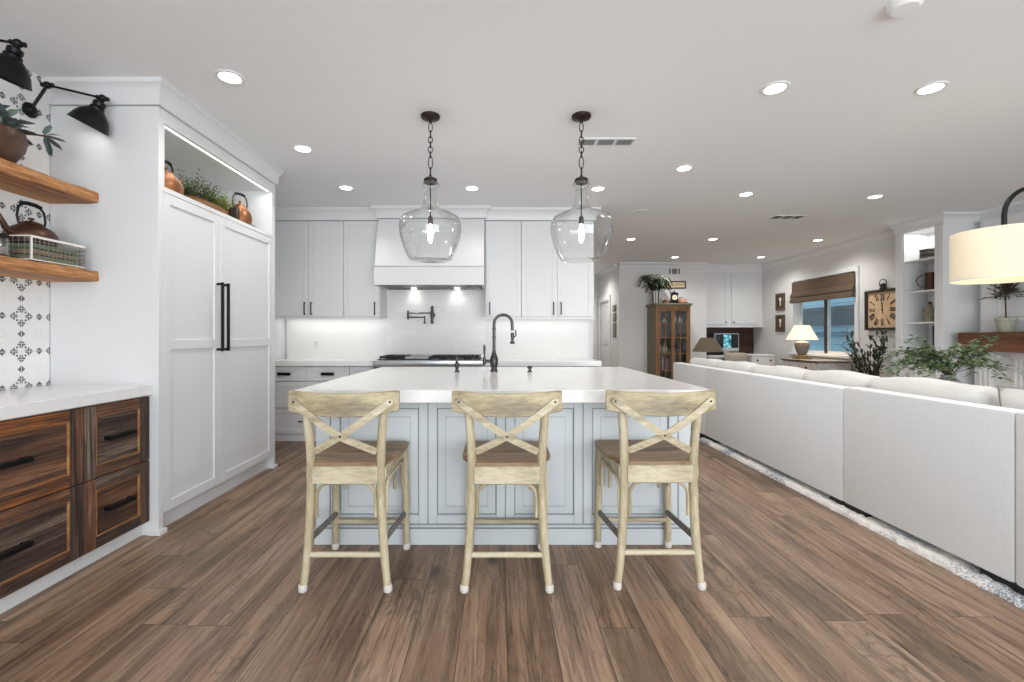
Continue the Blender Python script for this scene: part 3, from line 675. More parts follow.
c1.T=facing('+x',1.145); crown(c1,5.47,5.797,2.587,H,.07,-1,0)
c1.T=facing('-y',5.40); crown(c1,-1.433,-.170,2.597,H,.07,-1,1); c1.T=facing('+x',-.170); crown(c1,5.40,5.47,2.597,H,.07,-1,0)
c1.T=facing('-x',-1.433); crown(c1,5.40,5.47,2.597,H,.07,-1,0); c1.build('crown', CAB, cm)
# hood
t=thing('range_hood',(-.8,5.5,1.78),'white flared range hood with a boxed lower band and dark baffle filters','range hood')
hb=MB(); hb.T=lambda y,z,x:(x,y,z)
hb.prism([(5.797,2.0),(5.797,2.596),(5.41,2.596),(5.30,2.30),(5.235,2.0)],-1.430,-.173); hb.build('canopy', CAB, t)
bd=MB().box(-1.431,-.172,5.20,5.23,1.785,1.995,.002).box(-1.431,-1.40,5.23,5.797,1.785,1.995).box(-.203,-.172,5.23,5.797,1.785,1.995).box(-1.44,-.163,5.19,5.797,1.995,2.012,.003)
bd.build('lower_band', CAB, t)
MB().box(-1.40,-.203,5.23,5.79,1.86,1.87).build('filter_backing', mat('dark_filter','#2a2a2b',.5,.6), t)
bf=MB()
for k in range(34): 
    x=-1.385+k*.0355; bf.box(x,x+.016,5.25,5.77,1.80,1.85)
bf.build('baffle_filter', STEEL, t)
bl=MB().box(-1.40,-.203,5.235,5.25,1.787,1.86).box(-1.40,-.203,5.765,5.797,1.787,1.83); bl.build('filter_frame', mat('grey_metal','#77787a',.35,.9), t)
for x in (-1.07,-.53):
    MB().lathe([(0,0),(.032,0),(.032,-.006),(0,-.006)],(x,5.72,1.797)).build('hood_bulb', EMW, t)
    light('hood_lamp','SPOT',(x,5.70,1.785),1.3,WARM,(math.radians(12),0,0),.03,spot=math.radians(120),blend=.9)
# under-cabinet strips
for a,b in ((-2.66,-1.47),(-.13,1.1)):
    light('under_cabinet_lamp','AREA',((a+b)/2,5.62,1.418),(1.15 if b<0 else .75)*(b-a),(1,.97,.93),(math.radians(12),0,0),b-a,.05)
# base cabinets
def base_unit(X0,X1,rows,cols,label):
    t=thing('base_cabinet',((X0+X1)/2,5.5,0),label,'cabinet','white base cabinets on the kitchen back wall')
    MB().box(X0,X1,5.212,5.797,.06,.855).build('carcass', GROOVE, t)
    MB().box(X0,X1,5.195,5.212,0,.075).box(X0,X1,5.212,5.4,0,.06).build('toe_board', CAB, t)
    for r,(z0,z1) in enumerate(rows):
        n=cols[r]
        for k in range(n):
            a=X0+(X1-X0)*k/n; b=X0+(X1-X0)*(k+1)/n
            m=MB(facing('-y',5.212)); shaker(m,a,b,z0,z1,.045 if z1-z0<.2 else .055,0,.02,.008); d=m.build('drawer', CAB, t)
            if r==0: cup_pull(facing('-y',5.192),(a+b)/2,(z0+z1)/2,.15).build('cup_pull', BLACK, d)
            else: bar_pull(facing('-y',5.192),(a+b)/2,(z0+z1)/2+.0,.16,False).build('handle', BLACK, d)
rows=((.69,.85),(.385,.655),(.08,.378))
rows2=((.66,.85),(.37,.655),(.08,.365))
base_unit(-2.70,-1.705,((.685,.85),(.38,.68),(.08,.375)),(2,1,1),'white drawer base cabinet by the tall cabinet, behind the left stool')
base_unit(-1.703,-1.43,rows2,(1,1,1),'narrow white base cabinet touching the left side of the range')
base_unit(-.172,.48,rows2,(1,1,1),'white base cabinet right of the range, hidden behind the island')
base_unit(.482,1.14,rows2,(1,1,1),'white base cabinet at the right end of the kitchen wall')
for a,b,lb in ((-2.703,-1.428,'white quartz counter between tall cabinet and range'),(-.172,1.165,'white quartz counter right of the range, ending at the living area')):
    tag(MB().box(a,b,5.165,5.784,.857,.915,.003).build('countertop',QUARTZ),lb,'countertop')
# range
t=thing('range',(-.8,5.4,0),'wide stainless steel range with black cast grates under the white hood','range')
RX0,RX1=-1.422,-.178
MB().box(RX0,RX1,5.16,5.78,.10,.90,.003).build('body', STEEL, t)
MB().box(RX0,RX1,5.11,5.19,.855,.925,.012).box(RX0,RX1,5.15,5.78,.90,.925).box(RX0,RX1,5.74,5.78,.925,.965,.004).build('bullnose_top', STEEL, t)
MB().box(RX0+.03,RX1-.03,5.2,5.73,.925,.932).build('burner_pan', mat('black_enamel','#161617',.3), t)
kp=MB().box(RX0+.005,RX1-.005,5.125,5.16,.755,.85,.004); kp.build('control_panel', mat('dark_panel','#4c4d4f',.35,.8), t)
for k in range(10):
    x=RX0+.09+k*.118; MB().lathe([(0,0),(.024,0),(.022,.03),(.019,.034),(0,.034)],(x,5.126,.803),18,(0,-1,0)).build('knob', mat('steel_knob','#a4a5a7',.25,1), t)
for a,b in ((RX0+.01,RX0+.80),(RX0+.81,RX1-.01)):
    m=MB(facing('-y',5.16)).box(a,b,.13,.745,0,.03,.004); d=m.build('oven_door', STEEL, t)
    MB(facing('-y',5.13)).box(a+.09,b-.09,.27,.57,0,.003).build('oven_window', mat('oven_glass','#0e0e10',.08), d)
    MB(facing('-y',5.13)).tube([(a+.04,.68,.05),(b-.04,.68,.05)],.011,10).box(a+.05,a+.07,.67,.69,0,.05).box(b-.07,b-.05,.67,.69,0,.05).build('handle', STEEL, d)
for xa in (RX0+.03,RX1-.08):
    for ya in (5.2,5.65): MB().box(xa,xa+.05,ya,ya+.05,0,.10).build('foot', STEEL, t)
for k in range(4):
    a=RX0+.05+k*.289; b=a+.275; g=MB()
    if k==1:
        tag_g=MB().box(a,b,5.22,5.71,.934,.962,.004).build('griddle', mat('griddle_steel','#8e8f90',.3,.9), t); continue
    g.box(a,b,5.22,5.235,.945,.968).box(a,b,5.695,5.71,.945,.968).box(a,a+.012,5.22,5.71,.945,.968).box(b-.012,b,5.22,5.71,.945,.968).box(a,b,5.46,5.472,.95,.968)
    for j in range(1,5): x=a+(b-a)*j/5; g.box(x-.005,x+.005,5.22,5.71,.95,.968)
    for x in (a,b-.012): 
        for y in (5.22,5.69): g.box(x,x+.012,y,y+.015,.93,.95)
    g.build('grate', BLACK, t)
    for y in (5.34,5.58): MB().lathe([(0,.93),(.045,.93),(.045,.942),(.03,.95),(0,.95)],((a+b)/2,y,0),20).build('burner', BLACK, t)
# pot filler
t=thing('pot_filler',(-.83,5.78,1.45),'dark bronze folding pot filler faucet on the wall over the range','faucet')
MB().lathe([(0,0),(.03,0),(.03,.012),(.014,.02),(.014,.055),(0,.055)],(-.84,5.785,1.465),18,(0,-1,0)).build('wall_flange', GUN, t)
MB().lathe([(0,-.115),(.012,-.11),(.02,-.09),(.014,-.07),(.018,-.05),(.022,0),(.018,.05),(.014,.07),(.02,.09),(.012,.11),(0,.115)],(-.84,5.72,1.465),14).build('valve_body', GUN, t)
MB().tube([(-.84,5.72,1.488),(-1.14,5.70,1.488)],.009,8).tube([(-1.14,5.70,1.435),(-.925,5.66,1.435)],.009,8).tube([(-.925,5.66,1.448),(-.925,5.66,1.37)],.009,8).build('arm', GUN, t)
MB().lathe([(0,-.055),(.013,-.055),(.013,.055),(0,.055)],(-1.14,5.70,1.462),14).lathe([(0,-.0),(.014,0),(.014,-.02),(0,-.02)],(-.925,5.66,1.372),12).build('swivel_joint', GUN, t)
t=thing('wall_outlet',(-2.32,5.78,1.1),'white wall outlet on the slab backsplash behind the left counter','outlet')
MB().box(-2.355,-2.285,5.779,5.785,1.04,1.155,.002).build('cover_plate', CERAM, t); MB().box(-2.34,-2.30,5.777,5.78,1.06,1.135,.001).build('socket', mat('outlet_grey','#cfcfcf',.4), t)

# ------------------------------------------------------------------ island
IX0,IX1,IY0,IY1=-1.054,1.105,2.62,4.17
t=thing('kitchen_island',(0.025,3.4,0),'pale blue grey island base with raised door panels, under white quartz','island')
MB().box(IX0+.02,IX1-.02,IY0+.02,IY1-.02,.0,.842).build('carcass', ISL, t)
MB().box(IX0-.008,IX1+.008,IY0-.008,IY1+.008,0,.095,.002).box(IX0-.004,IX1+.004,IY0-.004,IY1+.004,.095,.112,.006).build('plinth', ISL, t)
MB().box(IX0-.009,IX1+.009,IY0-.009,IY0-.0075,.0925,.0965).build('plinth_glaze_line', GLAZE, t)
T=facing('-y',IY0+.02)
en=MB(T).box(IX0,-.975,.11,.842,0,.02,.002).box(1.035,IX1,.11,.842,0,.02,.002).box(-.972,1.032,.11,.842,0,.006); en.build('end_stile', ISL, t)
MB(T).box(-.9765,-.9705,.112,.842,0,.0185).box(1.0305,1.0365,.112,.842,0,.0185).build('stile_glaze_line', GLAZE, t)
def raised(T,u0,u1,w0,w1,parent):
    g=.002; a,b,c0,c1=u0+g,u1-g,w0+g,w1-g; f=.05; m=MB(T)
    m.box(a,a+f,c0,c1,0,.022,.002).box(b-f,b,c0,c1,0,.022,.002).box(a+f,b-f,c0,c0+f,0,.022,.002).box(a+f,b-f,c1-f,c1,0,.022,.002)
    m.box(a+f,b-f,c0+f,c1-f,0,.010)
    p=f+.014; q=f+.05      # raised field
    o=[(a+p,c0+p),(b-p,c0+p),(b-p,c1-p),(a+p,c1-p)]; i=[(a+q,c0+q),(b-q,c0+q),(b-q,c1-q),(a+q,c1-q)]
    m.add([(x,y,.010) for x,y in o]+[(x,y,.019) for x,y in i],[(0,1,5,4),(1,2,6,5),(2,3,7,6),(3,0,4,7),(4,5,6,7),(3,2,1,0)])
    d=m.build('door_panel', ISL, parent)
    r=MB(T)
    def ring(e,wd,n):
        A,B,C,D=a+e,b-e,c0+e,c1-e
        r.box(A,A+wd,C,D,n-.001,n).box(B-wd,B,C,D,n-.001,n).box(A,B,C,C+wd,n-.001,n).box(A,B,D-wd,D,n-.001,n)
    ring(f,.006,.0112); ring(q-.0015,.003,.0195); ring(-.002,.0035,.0205)
    r.build('glaze_line', GLAZE, d)
for a,b in ((-.97,-.409),(-.409,.037),(.037,.484),(.484,1.03)): raised(T,a,b,.118,.836,t)
T=facing('+x',IX1-.02); 
for a,b in ((IY0+.06,3.15),(3.15,3.66),(3.66,IY1-.02)): raised(T,a,b,.118,.836,t)
MB(T).box(IY0+.021,IY0+.058,.11,.842,0,.02,.002).box(IY0+.058,IY1,.11,.842,0,.006).build('side_stile', ISL, t)
T=facing('-x',IX0+.02)
for a,b in ((IY0+.06,3.15),(3.15,3.66),(3.66,IY1-.02)): raised(T,a,b,.118,.836,t)
MB(T).box(IY0+.021,IY0+.058,.11,.842,0,.02,.002).box(IY0+.058,IY1,.11,.842,0,.006).build('side_stile', ISL, t)
tag(MB().box(-1.09,1.145,2.42,4.25,.843,.913,.004).build('island_countertop',QUARTZ),'thick white quartz slab on top of the island','countertop')
# faucet
fx,fy,fz=-.04,3.67,.913
t=thing('kitchen_faucet',(fx,fy,fz),'tall dark gooseneck kitchen faucet standing on the island','faucet')
MB().lathe([(0,0),(.031,0),(.031,.008),(.026,.014),(.024,.028),(.03,.045),(.033,.075),(.031,.11),(.022,.135),(.017,.15),(.0155,.16),(.0155,.17),(0,.17)],(fx,fy,fz),24).build('base_body', GUN, t)
R=.073; pts=[(fx,fy,fz+.16),(fx,fy,fz+.25),(fx,fy,fz+.37)]+[(fx+R-R*math.cos(a)*1,fy,fz+.385+R*math.sin(a)) for a in [PI*i/14 for i in range(15)]]+[(fx+2*R+.002,fy,fz+.33)]
MB().tube(pts,.0125,12).lathe([(0,0),(.0165,0),(.0165,.012),(0,.012)],(fx,fy,fz+.27),16).lathe([(0,0),(.0165,0),(.0165,.012),(0,.012)],(fx,fy,fz+.34),16).build('gooseneck', GUN, t)
MB().lathe([(0,.08),(.0135,.08),(.0145,.05),(.012,.03),(.011,.012),(.02,.0),(.02,-.012),(0,-.012)],(fx+2*R+.002,fy,fz+.235),16).build('spray_head', GUN, t)
MB().tube([(fx+2*R+.005,fy-.012,fz+.27),(fx+2*R+.03,fy-.02,fz+.29),(fx+2*R+.028,fy-.02,fz+.335)],.0055,8).build('spray_lever', GUN, t)
MB().tube([(fx-.02,fy,fz+.085),(fx-.07,fy,fz+.085)],.014,10).lathe([(0,-.03),(.01,-.025),(.016,0),(.01,.03),(.006,.05),(.009,.08),(.011,.11),(.006,.135),(0,.14)],(fx-.078,fy,fz+.08),14).build('side_handle', GUN, t)
t=thing('soap_dispenser',(-.335,3.62,fz),'small dark soap dispenser pump on the island, left of the faucet','soap dispenser')
MB().lathe([(0,0),(.022,0),(.022,.006),(.014,.014),(.012,.03),(.018,.045),(.018,.065),(.012,.08),(.007,.085),(.007,.1),(.012,.102),(.012,.115),(0,.118)],(-.335,3.62,fz),20).build('pump_body', GUN, t)
MB().tube([(-.335,3.62,fz+.108),(-.335,3.67,fz+.108),(-.335,3.69,fz+.095)],.005,8).build('pump_nozzle', GUN, t)
t=thing('air_switch',(.247,3.66,fz),'short dark disposal air switch button on the island, right of the faucet','switch')
MB().lathe([(0,0),(.02,0),(.02,.006),(.01,.012),(.009,.022),(.023,.028),(.023,.036),(.014,.04),(.012,.046),(0,.047)],(.247,3.66,fz),20).build('button', GUN, t)

# ------------------------------------------------------------------ stools
def make_stool():
    t=thing('counter_stool',(0,0,0),'','bar stool','weathered oak cross-back stools at the island')
    for s in (-1,1):
        p=[(s*.199,-.212,.02),(s*.188,-.209,.1),(s*.177,-.205,.22),(s*.166,-.203,.42),(s*.163,-.204,.58),(s*.168,-.209,.70),(s*.178,-.218,.82),(s*.187,-.225,.89),(s*.188,-.227,.918)]
        lg=MB().tube(p,[.018,.019,.0205,.021,.021,.0205,.020,.018,.0165],14).build('rear_leg', STOOLW, t)
        MB().lathe([(0,0),(.018,0),(.021,.006),(.0205,.03),(.018,.034),(0,.034)],(s*.200,-.213,0),16).build('foot_cap', CAPW, lg)
        lg=MB().tube([(s*.200,.215,.02),(s*.197,.212,.3),(s*.192,.208,.585)],[.018,.0195,.0205],14).build('front_leg', STOOLW, t)
        MB().lathe([(0,0),(.018,0),(.021,.006),(.0205,.03),(.018,.034),(0,.034)],(s*.2005,.2155,0),16).build('foot_cap', CAPW, lg)
        MB().tube([(s*.192,.205,.20),(s*.178,-.205,.235)],.0155,8,flat=(1.15,.75)).build('side_rung', RUNGD, t)
        MB().box(s*.170,s*.190,-.205,.20,.525,.582,.003).build('side_apron', STOOLX, t)
        h=[(s*.186,-.192,.36),(s*.186,-.190,.45)]+[(s*.186,-.13-.06*math.cos(a),.452+.06*math.sin(a)) for a in [PI/2*i/6 for i in range(1,7)]]+[(s*.186,.11+.06*math.sin(a),.452+.06*math.cos(a)) for a in [PI/2*i/6 for i in range(0,7)]]+[(s*.186,.175,.36)]
        MB().tube(h,.0085,8).build('side_hoop', STOOLW, t)
    MB().tube([(-.180,-.207,.17),(.180,-.207,.17)],.0135,12).build('rear_rung', STOOLX, t)
    MB().tube([(-.197,.213,.155),(.197,.213,.155)],.0125,12).build('front_rung', STOOLX, t)
    MB().box(-.155,.155,-.228,-.206,.507,.590,.003).build('rear_apron', STOOLX, t)
    MB().box(-.185,.185,.195,.215,.52,.582,.003).build('front_apron', STOOLX, t)
    for y in (-.203,.190):
        w=.139; h=[(-w,y,.345),(-w,y,.44)]+[(-w+.065-.065*math.cos(a),y,.442+.065*math.sin(a)) for a in [PI/2*i/6 for i in range(1,7)]]+[(w-.065+.065*math.sin(a),y,.442+.065*math.cos(a)) for a in [PI/2*i/6 for i in range(0,7)]]+[(w,y,.345)]
        MB().tube(h,.0085,8).build('rear_hoop' if y<0 else 'front_hoop', STOOLW, t)
    # seat: a dished plank, wider at the front
    nx,ny=16,14; vs=[]; fs=[]
    def sp(i,j):
        v=j/ny; u=i/nx*2-1; y=-.222+v*.447; wd=.146+.074*min(1,v*3.2); rc=.03
        e=min(v,1-v)*.475
        if e<rc and v>.5: wd-=rc-math.sqrt(max(0,rc*rc-(rc-e)**2))
        return u*wd,y
    for top in (1,0):
        for j in range(ny+1):
            for i in range(nx+1):
                x,y=sp(i,j); u=i/nx*2-1; v=j/ny*2-1
                z=.612-.012*max(0,1-u*u)*max(0,1-v*v)-(.006 if abs(u)>.97 or abs(v)>.97 else 0) if top else .586
                vs.append((x,y,z))
    N=(nx+1)*(ny+1); idx=lambda i,j,k:k*N+j*(nx+1)+i
    for j in range(ny):
        for i in range(nx): fs.append((idx(i,j,0),idx(i+1,j,0),idx(i+1,j+1,0),idx(i,j+1,0))); fs.append((idx(i,j,1),idx(i,j+1,1),idx(i+1,j+1,1),idx(i+1,j,1)))
    for i in range(nx): fs.append((idx(i,0,0),idx(i,0,1),idx(i+1,0,1),idx(i+1,0,0))); fs.append((idx(i,ny,0),idx(i+1,ny,0),idx(i+1,ny,1),idx(i,ny,1)))
    for j in range(ny): fs.append((idx(0,j,0),idx(0,j+1,0),idx(0,j+1,1),idx(0,j,1))); fs.append((idx(nx,j,0),idx(nx,j,1),idx(nx,j+1,1),idx(nx,j+1,0)))
    MB().add(vs,fs).build('seat', SEATW, t)
    # curved top rail
    vs=[]; fs=[]; n=24
    for i in range(n+1):
        u=i/n*2-1; x=u*.2565; y=-.279+.05*u*u; zt=.937+.011*u*u-(.0 if abs(u)<.97 else .004); zb=.830+.021*u*u
        k=.018; 
        for (dy,z) in ((-k/2,zb+.004),(-k/2+.004,zb),(k/2,zb),(k/2+.004,zt),(-k/2+.008,zt),(-k/2+.003,zt-.005)): vs.append((x,y+dy,z))
    m=6
    for i in range(n):
        for k in range(m): fs.append((i*m+k,i*m+(k+1)%m,(i+1)*m+(k+1)%m,(i+1)*m+k))
    fs += [tuple(range(m)),tuple(range(n*m,n*m+m))[::-1]]
    rail=MB().add(vs,fs).build('top_rail', STOOLR, t)
    # bentwood cross straps with rivets
    for s,off in ((1,.0),(-1,.010)):
        P=[]
        for i in range(17):
            q=i/16; x=s*(.221-.367*q); z=.897-.240*q
            y=-.261-.034*math.sin(PI*q)+.048*q*q-off*math.exp(-((q-.6)/.16)**2)
            P.append((x,y,z-.010*math.sin(PI*q)))
        st=MB().ribbon(P,.032,.007); 
        st.lathe([(.001,0),(.016,0),(.016,.007),(0,.007)],(P[0][0],P[0][1]+.0035,P[0][2]),16,(0,-1,0))
        sb=st.build('cross_strap', STOOLX, t)
        MB().lathe([(0,0),(.005,0),(.004,.004),(0,.005)],(P[0][0],P[0][1]-.004,P[0][2]),10,(0,-1,0)).build('rivet', BLACK, sb)
    MB().lathe([(0,0),(.006,0),(.005,.004),(0,.005)],(0.0,-.287,.743),10,(0,-1,.2)).build('centre_rivet', BRONZE, t)
    return t
s0=make_stool()
for i,(x,y,lb) in enumerate(((-.722,2.352,'left weathered oak cross-back stool, nearest the dark wood drawers'),(.037,2.350,'middle weathered oak cross-back stool, straight in front of the faucet'),(.762,2.375,'right weathered oak cross-back stool, nearest the sofa'))):
    o=s0 if i==0 else copy_tree(s0); o.location=(x,y,0); o['label']=lb
    o.rotation_euler.z=(0.0,0,0.0)[i]

# ------------------------------------------------------------------ pendants
def make_pendant():
    t=thing('pendant_light',(0,0,H),'','pendant light','glass jug pendants over the island')
    MB().lathe([(0,0),(.066,0),(.068,-.008),(.062,-.018),(.03,-.026),(.012,-.034),(.010,-.05),(0,-.05)],(0,0,H),32).build('canopy', BRONZE, t)
    ch=MB(); z=H-.05; k=0
    def link(zc,hh,wd,rot,r=.0035):
        pts=[]
        for i in range(16):
            a=2*PI*i/16; u=wd*math.cos(a); v=hh*math.sin(a)*(1.0)
            pts.append((u if rot else 0, 0 if rot else u, zc+v))
        ch.tube(pts,r,6,closed=True)
    ls=[(.034,.013),(.026,.014),(.022,.015),(.022,.016),(.022,.016),(.022,.015),(.044,.015),(.028,.014)]
    for hh,wd in ls: link(z-hh+.004,hh,wd,k%2==0); z-=2*hh-.010; k+=1
    ch.build('chain', BRONZE, t)
    zc=z-.002
    MB().lathe([(0,.0),(.008,0),(.011,-.012),(.03,-.02),(.046,-.03),(.048,-.05),(.044,-.058),(0,-.058)],(0,0,zc),28).build('neck_cap', BRONZE, t)
    zt=zc-.05
    prof=[(.047,0),(.062,-.012),(.064,-.020),(.047,-.034),(.042,-.05),(.044,-.11),(.054,-.165),(.085,-.198),(.15,-.220),(.195,-.247),(.213,-.287),(.216,-.33),(.206,-.39),(.185,-.455),(.160,-.512),(.150,-.530),(.142,-.540)]
    inn=[(r-.0028,h+(.0 if i<9 else .0025)) for i,(r,h) in enumerate(prof)]
    pr=prof+[(.06,-.543),(0,-.530)]+[(0,-.526),(.06,-.539)]+inn[::-1]
    g=MB().lathe([(r,h) for r,h in pr]+[prof[0]],(0,0,zt),56).build('glass_jug', GLASS, t, angle=80)
    MB().tube([(0,0,zt),(0,0,zt-.245)],.0045,8).build('stem', BRONZE, t)
    MB().lathe([(0,0),(.014,0),(.018,-.008),(.018,-.05),(.013,-.055),(0,-.055)],(0,0,zt-.24),18).build('socket', GUN, t)
    MB().lathe([(0,0),(.010,0),(.014,-.03),(.017,-.07),(.014,-.105),(.006,-.125),(0,-.128)],(0,0,zt-.295),18).build('bulb', mat('glowing_bulb','#fff6e4',.4,emit='#fff0d8',estr=30), t)
    return t,zt
pn0,zt=make_pendant()
for i,(x,lb) in enumerate(((-.476,'left clear glass jug pendant on a dark chain, in front of the hood'),(.572,'right clear glass jug pendant on a dark chain, near the ceiling vent'))):
    o=pn0 if i==0 else copy_tree(pn0); o.location=(x,3.16,H); o['label']=lb
    light('pendant_bulb_lamp','POINT',(x,3.16,zt-.32),5,WARM,size=.02)
# ------------------------------------------------------------------ rug and sofa
rnd=random.Random(5)
RX0_,RX1_,RY0_,RY1_=2.30,4.75,1.2,5.25
nx,ny=46,170; vs=[]; fs=[]
for j in range(ny+1):
    for i in range(nx+1):
        x=RX0_+(RX1_-RX0_)*(i/nx)**1.6; y=RY0_+(RY1_-RY0_)*j/ny
        z=.030+rnd.uniform(-.006,.010)
        if i==0: x+=rnd.uniform(-.012,.012); z=.002
        elif i==1: x+=rnd.uniform(-.008,.008); z=.024+rnd.uniform(-.006,.008)
        if j in (0,ny) or i==nx: z=.002
        vs.append((x,y,z))
for j in range(ny):
    for i in range(nx): a=j*(nx+1)+i; fs.append((a,a+1,a+nx+2,a+nx+1))
b0=len(vs)
vs+=[(RX0_,RY0_,0.0005),(RX1_,RY0_,.0005),(RX1_,RY1_,.0005),(RX0_,RY1_,.0005)]; fs.append((b0,b0+3,b0+2,b0+1))
tag(MB().add(vs,fs).build('area_rug',RUGM,angle=180),'cream and blue shaggy area rug showing under the back edge of the sofa','rug')

SX=2.34; SB,ST=.068,.846
def soft_box(mb,x0,x1,y0,y1,z0,z1,bev=.035,puff=0,seg=7):
    """a padded box: bevelled, its faces bulged by PUFF"""
    bm=bmesh.new(); bmesh.ops.create_cube(bm,size=2)
    bmesh.ops.subdivide_edges(bm,edges=bm.edges[:],cuts=seg,use_grid_fill=True)
    hx,hy,hz=(x1-x0)/2,(y1-y0)/2,(z1-z0)/2; c=Vector(((x0+x1)/2,(y0+y1)/2,(z0+z1)/2)); b=min(bev,hx,hy,hz)
    for v in bm.verts:
        q=v.co.copy(); p=Vector((q.x*hx,q.y*hy,q.z*hz)); inner=Vector((max(-hx+b,min(hx-b,p.x)),max(-hy+b,min(hy-b,p.y)),max(-hz+b,min(hz-b,p.z))))
        d=p-inner
        if d.length>1e-6: p=inner+d.normalized()*b if d.length>b or sum(abs(t)>1e-6 for t in d)>1 else inner+d
        f=[max(0,1-abs(t)**2.2) for t in q]
        p.x+=(1 if q.x>0 else -1)*(abs(q.x)>.99)*puff*f[1]*f[2]; p.y+=(1 if q.y>0 else -1)*(abs(q.y)>.99)*puff*f[0]*f[2]; p.z+=(1 if q.z>0 else -1)*(abs(q.z)>.99)*puff*f[0]*f[1]
        v.co=p+c
    mb.add([v.co[:] for v in bm.verts],[[v.index for v in f.verts] for f in bm.faces]); bm.free(); return mb
t=thing('sectional_sofa',(2.85,3.6,0),'long oatmeal linen sectional sofa, its plain back turned to the kitchen','sofa')
edges=[6.13,5.17,3.10,2.07,1.05]
for a,b in zip(edges[1:],edges):
    MB().box(SX,SX+.125,a+.001,b-.001,SB,ST+(.010 if b<3.2 else 0),.022).build('back_panel', SOFAM, t)
    MB().box(SX+.126,SX+1.0,a+.002,b-.002,SB,.30,.01).build('seat_base', SOFAM, t)
    m=MB(); soft_box(m,SX+.14,SX+1.02,a+.006,b-.006,.30,.46,.04,.015); m.build('seat_cushion', SOFAM, t)
MB().box(SX+.126,SX+1.0,5.98,6.13,SB,.62,.012).build('armrest', SOFAM, t)
for a,b in ((4.98,5.40),(2.93,3.26),(1.75,2.24),(5.75,6.05),(1.1,1.4)):
    MB().box(SX+.028,SX+.10,a,b,.0,SB+.002).build('leg', mat('black_sofa_leg','#121214',.6), t)
for y in (1.2,3.1,5.1,6.0): MB().box(SX+.88,SX+.95,y-.04,y+.04,0,SB+.002).build('leg', mat('black_sofa_leg','#121214',.6), t)
def back_cushion(a,b,zt,label,lean=.05):
    m=MB(); soft_box(m,SX+.130,SX+.345,a+.008,b-.008,.47,zt,.055,.014,9)
    m.v=[(x+lean*(1-(z-.47)/(zt-.47))*1.2,y,z-.018*math.cos((y-(a+b)/2)/(b-a)*PI*.0)+.006*math.sin((y-a)/(b-a)*PI*3+a)*(z>.8)) for x,y,z in m.v]
    o=m.build('back_cushion',PILLOWM); tag(o,label,'cushion','loose back cushions along the sofa')
back_cushion(5.25,5.97,.925,'farthest loose back cushion of the sofa, by the dark-shaded lamp')
back_cushion(4.54,5.24,.93,'second farthest sofa back cushion, in front of the desk nook')
back_cushion(3.75,4.53,.93,'middle sofa back cushion, its top against the grey-topped dresser')
back_cushion(3.10,3.74,.94,'sofa back cushion in front of the far window\'s right side, next nearest but one')
back_cushion(2.36,3.09,.945,'long nearest sofa back cushion, below the leafy vase arrangement')
def pillow(c,L,Hh,Tt,yaw,tilt,label,matl,piping=None,name='throw_pillow'):
    n=16; vs=[]; fs=[]
    M=Matrix.Rotation(yaw,3,'Z')@Matrix.Rotation(tilt,3,'Y')
    def P(u,v,s):
        k=(max(0,1-abs(u)**2.6)*max(0,1-abs(v)**2.6))**.45
        pin=1-.05*(1-abs(u))*abs(v) -.05*(1-abs(v))*abs(u)
        return Vector(c)+M@Vector((s*Tt/2*k, u*L/2*pin, v*Hh/2*pin))
    for s in (1,-1):
        for j in range(n+1):
            for i in range(n+1): vs.append(tuple(P(i/n*2-1,j/n*2-1,s)))
    N=(n+1)**2
    for s in range(2):
        for j in range(n):
            for i in range(n):
                a=s*N+j*(n+1)+i; q=(a,a+1,a+n+2,a+n+1); fs.append(q if s==0 else q[::-1])
    o=MB().add(vs,fs); bm=None
    o=o.build(name,matl,angle=180)
    if piping:
        pts=[]
        for k in range(4*n):
            s,i=divmod(k,n); a=i/n*2-1
            u,v=((a,-1),(1,a),(-a,1),(-1,-a))[s]; pts.append(tuple(P(u,v,0)))
        MB().tube(pts,.006,6,closed=True).build('piping', piping, o)
    return tag(o,label,'pillow')
pillow((SX+.26,2.06,.70),.52,.50,.18,.12,-.12,'cream square throw pillow with darker piping at the near end of the sofa',PILLOWM,mat('grey_piping','#9c9791',.8))
# ------------------------------------------------------------------ arc lamp
AX,AY=3.22,2.90
t=thing('arc_floor_lamp',(4.9,2.55,0),'arc floor lamp with a large glowing cream drum shade over the sofa','floor lamp')
m,nt,p=base('drum_shade_linen'); p.inputs['Base Color'].default_value=srgb('#ddd0b8'); p.inputs['Roughness'].default_value=.9
p.inputs['Emission Color'].default_value=srgb('#ffe9c8'); p.inputs['Emission Strength'].default_value=.12
tcx=nd(nt,'ShaderNodeTexCoord'); nz=nd(nt,'ShaderNodeTexNoise',{'Vector':nd(nt,'ShaderNodeMapping',{'Vector':tcx.outputs['Object'],'Scale':(1,1,14)}).outputs[0],'Scale':30.0,'Detail':4.0})
nt.links.new(nd(nt,'ShaderNodeBump',{'Height':nz.outputs[0],'Strength':.15,'Distance':.003}).outputs[0],p.inputs['Normal'])
SHADE=m
MB().lathe([(.25,1.562),(.25,1.868),(.246,1.868),(.246,1.562),(.25,1.562)],(AX,AY,0),64).build('lamp_shade', SHADE, t)
MB().lathe([(.2475,1.556),(.2525,1.556),(.2525,1.566),(.2475,1.566),(.2475,1.556)],(AX,AY,0),64).build('shade_trim', PILLOWM, t)
MB().lathe([(0,1.845),(.244,1.845),(.244,1.848),(0,1.848)],(AX,AY,0),48).build('diffuser', mat('shade_inner','#f6efe0',.9,emit='#ffedc9',estr=.6), t)
